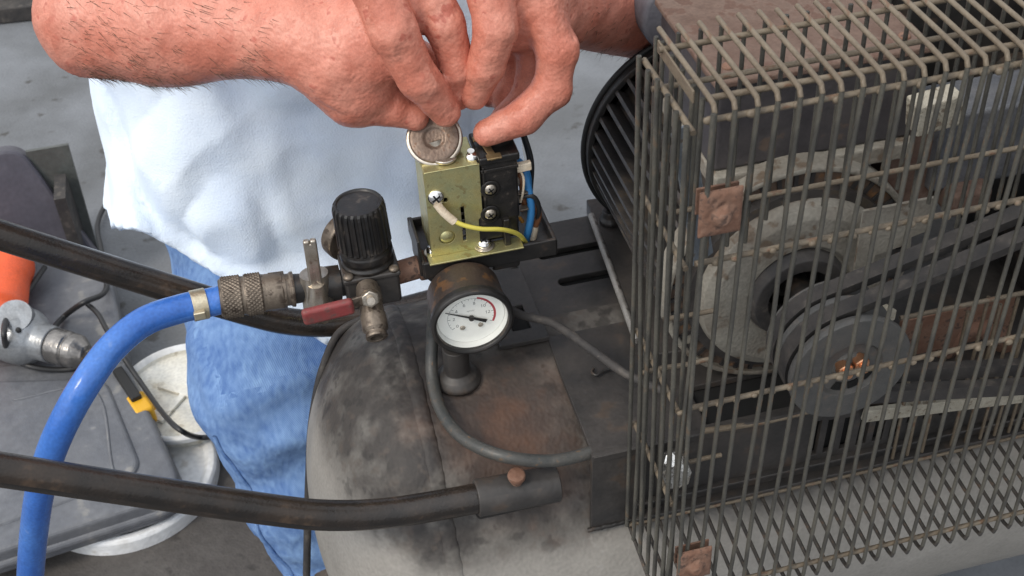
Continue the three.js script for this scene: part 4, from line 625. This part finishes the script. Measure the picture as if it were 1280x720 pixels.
// ---------------------------------------------------------------- the person behind the compressor
{
  const man = thing('person', 'person in pale blue shirt and jeans crouching behind the compressor, both hands at the switch', 'person');
  // arms and hands: one continuous skin
  const eR = [-0.2070, 0.6661, -0.1900], wR = [-0.0797, 0.6765, -0.1050], sR = [-0.1408, 0.6882, -0.4200], eL = [0.2794, 0.5418, -0.2700], wL = [0.0919, 0.6662, -0.1150], sL = [0.1060, 0.6612, -0.4200];
  const arms = [
    ...chain([[sR, 0.05], [eR, 0.037], [lerp3(eR, wR, 0.35), 0.038], [wR, 0.029]]),
    ...chain([[sL, 0.05], [eL, 0.042], [lerp3(eL, wL, 0.35), 0.041], [wL, 0.030]]),
  ];
  const fa = blend(arms, 0.02);
  const rough = (x, y, z) => 0.0005 * IN.noise(x * 150, y * 150, z * 150) + 0.0010 * IN.noise(x * 45, y * 45, z * 45) - 0.0006 * (1 - Math.min(1, 7 * Math.abs(IN.noise(x * 17 + 3, y * 17, z * 17)))) + 0.0003 * (1 - Math.min(1, 9 * Math.abs(IN.noise(x * 75, y * 75 + 2, z * 75))));
  const handSolid = (w, palm, fingers, nm) => {
    const f0 = blend([...palm], 0.012), fs = fingers.map(c => blend(chain(c, 0.004), 0.004));
    const f = (x, y, z) => { let s = smin(fa(x, y, z), f0(x, y, z), 0.014); for (const q of fs) s = smin(s, q(x, y, z), 0.0045); return s + rough(x, y, z); };
    return f;
  };
  const pr = (u, v, z) => null;
  const palmR = chain([[wR, 0.029], [[-0.0564, 0.6670, -0.0850], 0.027], [[-0.0378, 0.6732, -0.0780], 0.027]]).concat(chain([[[-0.0601, 0.6589, -0.0850], 0.024], [[-0.0487, 0.6436, -0.0800], 0.0225], [[-0.0294, 0.6338, -0.0760], 0.0145]]), chain([[[-0.0579, 0.6703, -0.0900], 0.026], [[-0.0144, 0.6993, -0.0850], 0.024]]));
  const fingR = [
    [[[-0.0311, 0.7174, -0.0650], 0.0150], [[-0.0248, 0.6961, -0.0520], 0.0142], [[-0.0128, 0.6630, -0.0470], 0.0128], [[0.0027, 0.6359, -0.0480], 0.0098]],
    [[[0.0013, 0.7155, -0.0800], 0.0135], [[0.0094, 0.6882, -0.0660], 0.0125], [[0.0143, 0.6592, -0.0600], 0.0110], [[0.0131, 0.6363, -0.0620], 0.0090]],
    [[[-0.0131, 0.6567, -0.1000], 0.0120], [[0.0065, 0.6392, -0.0980], 0.0110], [[0.0047, 0.6175, -0.0900], 0.0090]],
    [[[-0.0325, 0.6377, -0.1080], 0.0110], [[-0.0126, 0.6140, -0.1100], 0.0098], [[-0.0069, 0.6017, -0.1020], 0.0082]],
    [[[-0.0452, 0.6405, -0.0780], 0.0140], [[-0.0281, 0.6310, -0.0700], 0.0112], [[-0.0146, 0.6247, -0.0660], 0.0092]],
  ];
  const palmL = chain([[wL, 0.030], [[0.0632, 0.7001, -0.0850], 0.028], [[0.0564, 0.6802, -0.0820], 0.026]]).concat(chain([[[0.0710, 0.6961, -0.0850], 0.026], [[0.0776, 0.6758, -0.0780], 0.020]]));
  const fingL = [
    [[[0.0695, 0.6945, -0.0660], 0.0150], [[0.0775, 0.6654, -0.0520], 0.0138], [[0.0721, 0.6404, -0.0460], 0.0120], [[0.0524, 0.6249, -0.0440], 0.0108], [[0.0274, 0.6164, -0.0460], 0.0088]],
    [[[0.0653, 0.6857, -0.0850], 0.0138], [[0.0719, 0.6463, -0.0800], 0.0126], [[0.0621, 0.6167, -0.0760], 0.0108], [[0.0445, 0.6056, -0.0740], 0.0088]],
    [[[0.0602, 0.6743, -0.0980], 0.0128], [[0.0633, 0.6306, -0.1000], 0.0114], [[0.0517, 0.6060, -0.0940], 0.0092]],
    [[[0.0557, 0.6641, -0.1080], 0.0110], [[0.0547, 0.6223, -0.1120], 0.0100], [[0.0433, 0.6057, -0.1060], 0.0080]],
    [[[0.0380, 0.7118, -0.0640], 0.0150], [[0.0389, 0.6876, -0.0520], 0.0138], [[0.0304, 0.6619, -0.0500], 0.0118], [[0.0222, 0.6405, -0.0540], 0.0092]],
  ];
  const fR = handSolid(wR, palmR, fingR), fL = handSolid(wL, palmL, fingL);
  const bR = [-0.0436, 0.6732, -0.0800], bL = [0.0534, 0.6524, -0.0750];
  // arms on a coarse grid, each hand on its own fine grid, cut at the wrists
  const cutR = (x, y, z) => (x - wR[0]) * 0.9 + (y - wR[1]) * -0.2 + (z - wR[2]) * 0.3;
  const cutL = (x, y, z) => -((x - wL[0]) * 0.9 + (y - wL[1]) * 0.35 - (z - wL[2]) * 0.3);
  const aR = fieldMesh((x, y, z) => Math.max(fR(x, y, z), cutR(x, y, z) - 0.006), ...bounds([[sR, 0.06], [eR, 0.05], [wR, 0.05]], 0.01), 0.0058);
  const aL = fieldMesh((x, y, z) => Math.max(fL(x, y, z), cutL(x, y, z) - 0.006), ...bounds([[sL, 0.06], [eL, 0.05], [wL, 0.05]], 0.01), 0.0072);
  const hR = fieldMesh((x, y, z) => Math.max(fR(x, y, z), -cutR(x, y, z) - 0.004), ...bounds([...palmPts(fingR), [wR, 0.035]], 0.012), 0.0026);
  const hL = fieldMesh((x, y, z) => Math.max(fL(x, y, z), -cutL(x, y, z) - 0.004), ...bounds([...palmPts(fingL), [wL, 0.035]], 0.012), 0.0026);
  function palmPts(f) { return f.flat(); }
  // neck and head
  const nk = [-0.02, 0.86, -0.42], hd = [-0.01, 0.98, -0.37];
  const head = (x, y, z) => {
    let s = Math.hypot((x - hd[0]) / 0.92, y - hd[1] - 0.02, (z - hd[2] + 0.015) / 1.05) - 0.088;
    s = smin(s, capsule([hd[0], hd[1] - 0.03, hd[2] + 0.035], [hd[0], hd[1] - 0.075, hd[2] + 0.045], 0.055, 0.042)(x, y, z), 0.03);
    s = smin(s, capsule([hd[0], hd[1] + 0.005, hd[2] + 0.085], [hd[0], hd[1] - 0.028, hd[2] + 0.105], 0.008, 0.014)(x, y, z), 0.012);
    for (const k of [-1, 1]) { s = smin(s, Math.hypot((x - hd[0] - k * 0.086) * 1.8, (y - hd[1] + 0.01), (z - hd[2])) - 0.026, 0.008); s = -smin(-s, Math.hypot(x - hd[0] - k * 0.032, y - hd[1] - 0.008, z - hd[2] - 0.098) - 0.014, 0.012); s = smin(s, Math.hypot(x - hd[0] - k * 0.032, y - hd[1] - 0.008, z - hd[2] - 0.078) - 0.012, 0.004); }
    s = smin(s, capsule([hd[0] - 0.022, hd[1] - 0.058, hd[2] + 0.089], [hd[0] + 0.022, hd[1] - 0.058, hd[2] + 0.089], 0.006, 0.006)(x, y, z), 0.006);
    return smin(s, capsule([nk[0], nk[1] - 0.05, nk[2]], [hd[0], hd[1] - 0.04, hd[2] - 0.02], 0.06, 0.055)(x, y, z), 0.03);
  };
  const hG = fieldMesh(head, [hd[0] - 0.13, hd[1] - 0.22, hd[2] - 0.16], [hd[0] + 0.13, hd[1] + 0.14, hd[2] + 0.15], 0.005);
  const body = part('body', [aR, aL, hR, hL, hG], M.skin, man);
  { // short dark hairs on both forearms
    const cone = new THREE.ConeGeometry(0.00015, 0.009, 4, 1, true); cone.translate(0, 0.0045, 0);
    const spots = [];
    for (const [g, p, q] of [[aR, eR, wR], [aL, eL, wL]]) { const P = g.attributes.position, N = g.attributes.normal, ax = V(sub(q, p)).normalize(); for (let i = 0; i < 90000 && spots.length < 3600; i++) { const k = Math.floor(rnd() * P.count), v = V(P.getX(k), P.getY(k), P.getZ(k)), t = v.clone().sub(V(p)).dot(ax) / len(sub(q, p)); if (t < 0.02 || t > 1.0 || rnd() > (0.5 + IN.noise(v.x * 30, v.y * 30, v.z * 30)) * (1.05 - t * 0.5)) continue; spots.push([v.add(V(jit(0.003), jit(0.003), jit(0.003)).projectOnPlane(V(N.getX(k), N.getY(k), N.getZ(k)))), V(N.getX(k), N.getY(k), N.getZ(k)).multiplyScalar(0.10).add(ax).add(V(jit(0.4), -0.35 + jit(0.4), jit(0.4)))]); if (g === aR && spots.length > 2000) break; } }
    const im = new THREE.InstancedMesh(cone, plain([0.10, 0.055, 0.032], 0.6), spots.length), m4 = new THREE.Matrix4(), qt = new THREE.Quaternion();
    spots.forEach(([p, d], i) => { qt.setFromUnitVectors(V(0, 1, 0), d.normalize()); const s = 0.6 + rnd() * 0.7; m4.compose(p, qt, V(s, s, s)); im.setMatrixAt(i, m4); });
    im.name = 'arm_hair'; im.userData.kind = 'stuff'; im.castShadow = true; man.add(im);
  }
  part('hair', fieldMesh((x, y, z) => Math.max(Math.hypot((x - hd[0]) / 0.93, y - hd[1] - 0.024, (z - hd[2] + 0.02) / 1.05) - 0.0945 + 0.002 * IN.noise(x * 90, y * 90, z * 90), -(y - hd[1] - 0.03 + (z - hd[2]) * -0.75)), [hd[0] - 0.13, hd[1] - 0.12, hd[2] - 0.16], [hd[0] + 0.13, hd[1] + 0.14, hd[2] + 0.13], 0.006), M.hair, man);
  // nails on the two index fingers
  // jeans: pelvis, two thighs, two shins
  const kneeR = [-0.138, 0.240, -0.262], kneeL = [0.035, 0.25, -0.30], hipR = [-0.125, 0.28, -0.45], hipL = [0.0, 0.28, -0.45], ankR = [-0.112, 0.05, -0.205], ankL = [0.03, 0.06, -0.34];
  const legs = blend([...chain([[hipR, 0.105], [kneeR, 0.080], [lerp3(kneeR, ankR, 0.5), 0.072], [ankR, 0.066]]), ...chain([[hipL, 0.105], [kneeL, 0.078], [lerp3(kneeL, ankL, 0.5), 0.070], [ankL, 0.062]]), capsule([-0.10, 0.27, -0.44], [-0.02, 0.27, -0.44], 0.11, 0.11)], 0.03);
  const wr = (x, y, z) => 0.007 * IN.noise(x * 14, y * 22, z * 14) + 0.0045 * Math.sin(y * 75 + 5 * IN.noise(x * 8, y * 5, z * 8)) * clamp(0.5 + IN.noise(x * 9, y * 6, z * 9) * 1.5) + 0.002 * IN.noise(x * 50, y * 50, z * 50);
  // shirt: torso and short sleeves, hanging to a slanting hem
  const torso = (x, y, z) => {
    const t = clamp((y - 0.2) / 0.62), cx = mix(-0.07, -0.045, t), cz = mix(-0.40, -0.43, t), hw = mix(0.210, 0.208, step(0, 1, t)), hz = mix(0.150, 0.115, t);
    const d = Math.pow(Math.pow(Math.abs(x - cx) / hw, 2.6) + Math.pow(Math.abs(z - cz) / hz, 2.6), 1 / 2.6);
    let s = (d - 1) * 0.12;
    s = Math.max(s, y - 0.86 + 0.5 * Math.abs(x + 0.02) * Math.abs(x + 0.02) * 4);
    return s;
  };
  const sleeves = blend([capsule([sR[0] + 0.03, sR[1], sR[2]], lerp3(sR, eR, 0.55), 0.072, 0.066), capsule([sL[0] - 0.03, sL[1], sL[2]], lerp3(sL, eL, 0.4), 0.072, 0.066)], 0.02);
  const folds = (x, y, z) => 0.010 * Math.sin(x * 40 + y * 24 + 3.0 * IN.noise(x * 7, y * 5, z * 5)) * (0.45 + 0.8 * IN.noise(x * 6, y * 6, 3)) + 0.016 * IN.noise(x * 11, y * 5.5, z * 9) + 0.004 * IN.noise(x * 26, y * 18, z * 22) + 0.011 * (1 - Math.min(1, 4.5 * Math.abs(IN.noise(x * 6 + y * 2.2, y * 3.2 - x * 2, z * 3 + 4)))) + 0.006 * (1 - Math.min(1, 5 * Math.abs(IN.noise(x * 11 - y * 3 + 8, y * 6 + x * 4, z * 5))));
  const shirtF = (x, y, z) => { let s = smin(torso(x, y, z), sleeves(x, y, z), 0.05) + folds(x, y, z); if (z > -0.42 && y < 0.5) s = smin(s, legs(x, y, z) + wr(x, y, z) * 0.6 - 0.011, 0.03); const xx = x + 0.25, hem = 0.432 - 1.0 * Math.max(0, x + 0.235) + 0.5 * clamp(z + 0.25, -0.12, 0.1); return Math.max(s, Math.max(hem, 0.285 + 0.010 * Math.sin(x * 40)) - y); };
  part('shirt', fieldMesh(shirtF, [-0.58, 0.24, -0.70], [0.56, 0.96, -0.10], 0.0082), M.shirt, man);
  const jeans = part('jeans', fieldMesh((x, y, z) => Math.max(legs(x, y, z) + wr(x, y, z), 0.035 - y), [-0.28, 0.02, -0.66], [0.28, 0.46, -0.14], 0.0072), M.denim, man);
  const seamP = []; for (let i = 0; i <= 24; i++) { const t = i / 24, c = lerp3(kneeR, ankR, t); const a = -2.45; let r = 0.05; for (let k = 0; k < 40; k++) { const x = c[0] + Math.cos(a) * r, z = c[2] - Math.sin(a) * r; if (legs(x, c[1], z) + wr(x, c[1], z) > 0.0) break; r += 0.0015; } seamP.push([c[0] + Math.cos(a) * r, c[1], c[2] - Math.sin(a) * r]); }
  part('leg_seam', tube(seamP, 0.0022, 60, 6), M.denim, jeans);
  for (const a of [ankR, ankL]) {
    const sh = blend([capsule([a[0], 0.055, a[2] - 0.03], [a[0], 0.04, a[2] + 0.10], 0.046, 0.036), capsule([a[0], 0.09, a[2]], [a[0], 0.05, a[2]], 0.05, 0.05)], 0.03);
    part('boot', fieldMesh((x, y, z) => Math.max(sh(x, y, z), 0.004 - y), [a[0] - 0.08, 0, a[2] - 0.11], [a[0] + 0.08, 0.17, a[2] + 0.16], 0.007), M.leather, man);
  }
}

// ---------------------------------------------------------------- tools on the floor at the left
{
  const c = thing('tool_case', 'grey plastic tool case with yellow latch lying on the floor', 'tool case');
  const Y = 0.062, q = [[-0.5775, 0.0620, -0.5941], [-0.3215, 0.0620, -0.5426], [-0.2659, 0.0620, -0.3184], [-0.4854, 0.0620, -0.2867]];
  // a tapered slab through the four corners of the top
  const slab = (pts, y1, y0, grow, rr) => {
    const cx = pts.reduce((s, p) => s + p[0], 0) / 4, cz = pts.reduce((s, p) => s + p[2], 0) / 4;
    const sh = k => { const P = pts.map(p => [cx + (p[0] - cx) * k, cz + (p[2] - cz) * k]), s = new THREE.Shape(); for (let i = 0; i < 4; i++) { const a = P[i], b = P[(i + 1) % 4], p = P[(i + 3) % 4], u = r => { const d1 = Math.hypot(p[0] - a[0], p[1] - a[1]), d2 = Math.hypot(b[0] - a[0], b[1] - a[1]); return [[a[0] + (p[0] - a[0]) / d1 * r, a[1] + (p[1] - a[1]) / d1 * r], [a[0] + (b[0] - a[0]) / d2 * r, a[1] + (b[1] - a[1]) / d2 * r]]; }, [s0, s1] = u(rr); i ? s.lineTo(s0[0], -s0[1]) : s.moveTo(s0[0], -s0[1]); s.quadraticCurveTo(a[0], -a[1], s1[0], -s1[1]); } s.closePath(); return s; };
    const g = new THREE.ExtrudeGeometry(sh(grow), { depth: y1 - y0 - 0.012, bevelEnabled: true, bevelSize: 0.006, bevelThickness: 0.006, bevelSegments: 4, curveSegments: 8 }); g.rotateX(-Math.PI / 2); g.translate(0, y0 + 0.006, 0); return uvBox(g);
  };
  part('lid', slab(q, Y, 0.0405, 0.985, 0.03), M.caseGrey, c);
  part('base', slab(q, 0.0395, 0.0255, 0.985, 0.03), M.caseGrey, c);
  part('seam_strip', slab(q, 0.047, 0.034, 1.01, 0.03), M.caseGrey, c);
  const inner = q.map((p, i) => lerp3(p, q[(i + 2) % 4], 0.13));
  part('lid_panel', slab(inner, Y + 0.004, Y - 0.010, 0.98, 0.02), M.caseGrey, c);
  part('open_half', slab([[-0.6119, 0.0600, -0.8298], [-0.3413, 0.0600, -0.7566], [-0.3169, 0.0600, -0.5239], [-0.5870, 0.0600, -0.5936]], 0.06, 0.002, 0.985, 0.02), M.caseGrey, c);
  part('lid_ridge', [tube([[-0.4398, 0.0660, -0.5027], [-0.3571, 0.0660, -0.4967], [-0.3330, 0.0660, -0.3596]], 0.0016, 60, 8)], M.caseGrey, c);
  const l = [-0.3039, 0.0500, -0.4631]; part('latch', [box(0.022, 0.026, 0.034, l[0], 0.050, l[2], 0.004, [0, 0.35, 0]), box(0.014, 0.010, 0.02, l[0] + 0.008, 0.056, l[2], 0.003, [0, 0.35, 0])], M.yellow, c, 'yellow latch');
  part('latch_recess', [box(0.012, 0.05, 0.06, l[0] - 0.012, 0.044, l[2] - 0.030, 0.002, [0, 0.35, 0])], M.black, c);
}
{ // dark open lid standing up behind, and a second upright board
  const t = thing('case_lid', 'dark purple grey upright case lid at the left edge, above the rear pipe', 'case lid');
  const a = [-0.5828, 0.0000, -0.8488], b = [-0.3895, 0.0000, -0.7896], h = 0.19;
  const s = new THREE.Shape(), L = 0.235; s.moveTo(-L, 0); s.lineTo(0.045, 0); s.lineTo(-0.012, h - 0.02); s.quadraticCurveTo(-0.018, h, -0.04, h); s.lineTo(-L, h); s.closePath();
  const g = extrude(s, 0.028, 0.004); g.rotateX(-0.35); g.rotateY(0.12); g.translate(b[0], 0, b[2]); part('lid_shell', uvBox(g), M.casePurple, t);
  const k = [-0.4073, 0.0391, -0.8600]; part('latch', box(0.016, 0.03, 0.02, k[0], k[1], k[2] + 0.02, 0.003, [-0.3, 0, -0.3]), M.yellow, t, 'yellow latch'); part('latch_recess', box(0.014, 0.05, 0.02, k[0] - 0.012, k[1] + 0.02, k[2] + 0.005, 0.003, [-0.3, 0, -0.3]), M.black, t);
}
{
  const t = thing('upright_board', 'narrow dark board standing upright on the floor left of the shirt', 'board');
  const A = [-0.4074, 0.0000, -0.8160], h = 0.185;
  const g = new THREE.BoxGeometry(0.052, h, 0.006, 1, 1, 1); g.rotateX(-0.12); g.translate(A[0] + 0.028, h / 2, A[2]);
  const w = new THREE.BoxGeometry(0.014, h * 0.82, 0.055); w.translate(A[0] + 0.036, h * 0.41, A[2] + 0.0315);
  part('board', uvBox(g), M.boardDark, t); part('rib', uvBox(w), M.rubber, t);
}
{
  const d = thing('power_drill', 'orange power drill with silver gear housing and steel chuck lying on the grey case', 'power drill');
  const y = 0.135, n0 = [-0.4475, 0.1000, -0.5803], n1 = [-0.4056, 0.1000, -0.5478], n2 = [-0.3664, 0.1000, -0.5194], ax = sub(n2, n0), n = mul(ax, 1 / len(ax));
  const g0 = [-0.4240, 0.1000, -0.5703];
  part('gear_housing', [turned([[0, -0.04], [0.030, -0.038], [0.034, -0.01], [0.033, 0.008], [0.026, 0.022], [0.0215, 0.027], [0.0215, 0.044], [0, 0.044]].reverse(), g0, n, 40, 0.002), cyl(add(g0, [0, 0.005, -0.01]), add(g0, [0.0, 0.034, 0.004]), 0.024, 0.020, 28)], worn({ base: [0.30, 0.315, 0.33], dirt: [0.20, 0.205, 0.21], dirtAmt: 0.35, spotAmt: -0.1, size: 0.08, rough: 0.36, metal: 0.6 }), d, 'silver gear housing');
  const e = add(g0, mul(n, 0.044));
  part('chuck', [turned([[0, 0], [0.0195, 0], [0.0205, 0.002], [0.0205, 0.020], [0.018, 0.0215], [0.018, 0.023], [0.0200, 0.0245], [0.0195, 0.034], [0.011, 0.046], [0.006, 0.048], [0, 0.048]].reverse(), e, n, 36)], worn({ base: [0.20, 0.19, 0.18], dirt: [0.32, 0.30, 0.28], dirtAmt: 0.35, spotAmt: -0.1, size: 0.05, rough: 0.25, metal: 0.9 }), d);
  part('drill_bit', cyl(add(e, mul(n, 0.046)), add(e, mul(n, 0.085)), 0.0028), M.nickel, d);
  part('housing_screw', screwHead(add(g0, [0.004, 0.028, 0.023]), [0.1, 0.6, 0.8], 0.0032), M.black, d);
  const o0 = [-0.4444, 0.1000, -0.6350], o1 = [-0.4423, 0.1050, -0.7094];
  const ob = blend([capsule(add(g0, mul(n, -0.035)), add(g0, mul(n, -0.16)), 0.036, 0.034), capsule([-0.4486, 0.0950, -0.6154], [-0.4433, 0.0950, -0.7111], 0.026, 0.024), capsule([-0.4433, 0.0950, -0.7111], [-0.5190, 0.0950, -0.7928], 0.026, 0.028)], 0.012);
  part('motor_body', fieldMesh(ob, ...bounds([[add(g0, mul(n, -0.16)), 0.04], [g0, 0.04], [[-0.4433, 0.0950, -0.7111], 0.03], [[-0.5190, 0.0950, -0.7928], 0.03]], 0.02), 0.005), M.orange, d, 'orange plastic body');
  part('trigger', box(0.014, 0.02, 0.028, ([-0.4372, 0.0950, -0.6511])[0], 0.095, ([-0.4372, 0.0950, -0.6511])[2], 0.004), M.black, d);
  part('power_cord', tube([[-0.4073, 0.0800, -0.7209], [-0.4221, 0.0850, -0.6773], [-0.4335, 0.1200, -0.5929], [-0.4324, 0.1370, -0.5331], [-0.4398, 0.0800, -0.5610], [-0.4210, 0.0750, -0.5442], [-0.3903, 0.0660, -0.5393], [-0.3678, 0.0660, -0.5381], [-0.3496, 0.0660, -0.5580]], 0.0034, 90, 10), M.rubberCord, d);
}
{
  const m = part('electric_cable', [tube([[-0.2690, 0.0200, -0.9339], [-0.3257, 0.0120, -0.9673], [-0.3479, 0.0100, -0.9331], [-0.3581, 0.0100, -0.8938], [-0.3522, 0.0200, -0.8230], [-0.3392, 0.0500, -0.7199], [-0.3379, 0.0800, -0.6452], [-0.3560, 0.0950, -0.6172], [-0.3867, 0.0660, -0.6339], [-0.3948, 0.0950, -0.5672], [-0.4002, 0.0930, -0.5430]], 0.0034, 120, 10), tube([[-0.3557, 0.0850, -0.6276], [-0.3434, 0.0820, -0.6078], [-0.3354, 0.0780, -0.5834], [-0.3194, 0.0800, -0.5332], [-0.3004, 0.0660, -0.4905], [-0.2788, 0.0800, -0.4249], [-0.2539, 0.1120, -0.3533], [-0.2393, 0.0660, -0.3836], [-0.2059, 0.0800, -0.3624], [-0.1765, 0.0500, -0.3647]], 0.0030, 120, 10)], M.rubberCord, scene);
  tag(m, 'thin black electric cable trailing past the tool case towards the jeans', 'cable');
}
{
  const t = thing('white_bucket_lid', 'round white plastic bucket lid on the floor under the grey tool case', 'bucket_lid');
  const c = [-0.3319, 0.0000, -0.4012];  // a bucket lid lying under the case
  part('disc', turned([[0, 0.020], [0.088, 0.020], [0.093, 0.024], [0.099, 0.024], [0.102, 0.020], [0.102, 0.004], [0.098, 0.0005]].reverse(), [c[0], 0, c[2]], [0, 1, 0], 90), M.whitePlastic, t);
  const e = thing('white_tub', 'cream white plastic tub between the tool case and the jeans', 'tub');
  const k = [-0.2559, 0.0000, -0.4893];
  part('tub_body', turned([[0.0, 0.004], [0.062, 0.004], [0.066, 0.010], [0.074, 0.040], [0.072, 0.040], [0.064, 0.012], [0, 0.010]].reverse(), [k[0], 0, k[2]], [0, 1, 0], 64), M.cream, e);
  part('rim', [turned([[0.0730, 0.034], [0.0795, 0.036], [0.0805, 0.043], [0.076, 0.046], [0.071, 0.041]].reverse(), [k[0], 0, k[2]], [0, 1, 0], 72)], M.whitePlastic, e);
  part('tub_lid', [turned([[0, 0.036], [0.070, 0.036], [0.071, 0.041]].reverse(), [k[0], 0, k[2]], [0, 1, 0], 64), box(0.10, 0.004, 0.008, k[0], 0.0385, k[2], 0.001, [0, 0.9, 0]), box(0.008, 0.004, 0.10, k[0] + 0.01, 0.0388, k[2] + 0.01, 0.001, [0, 0.9, 0])], M.cream, e);
}
renderer.render(scene, camera);
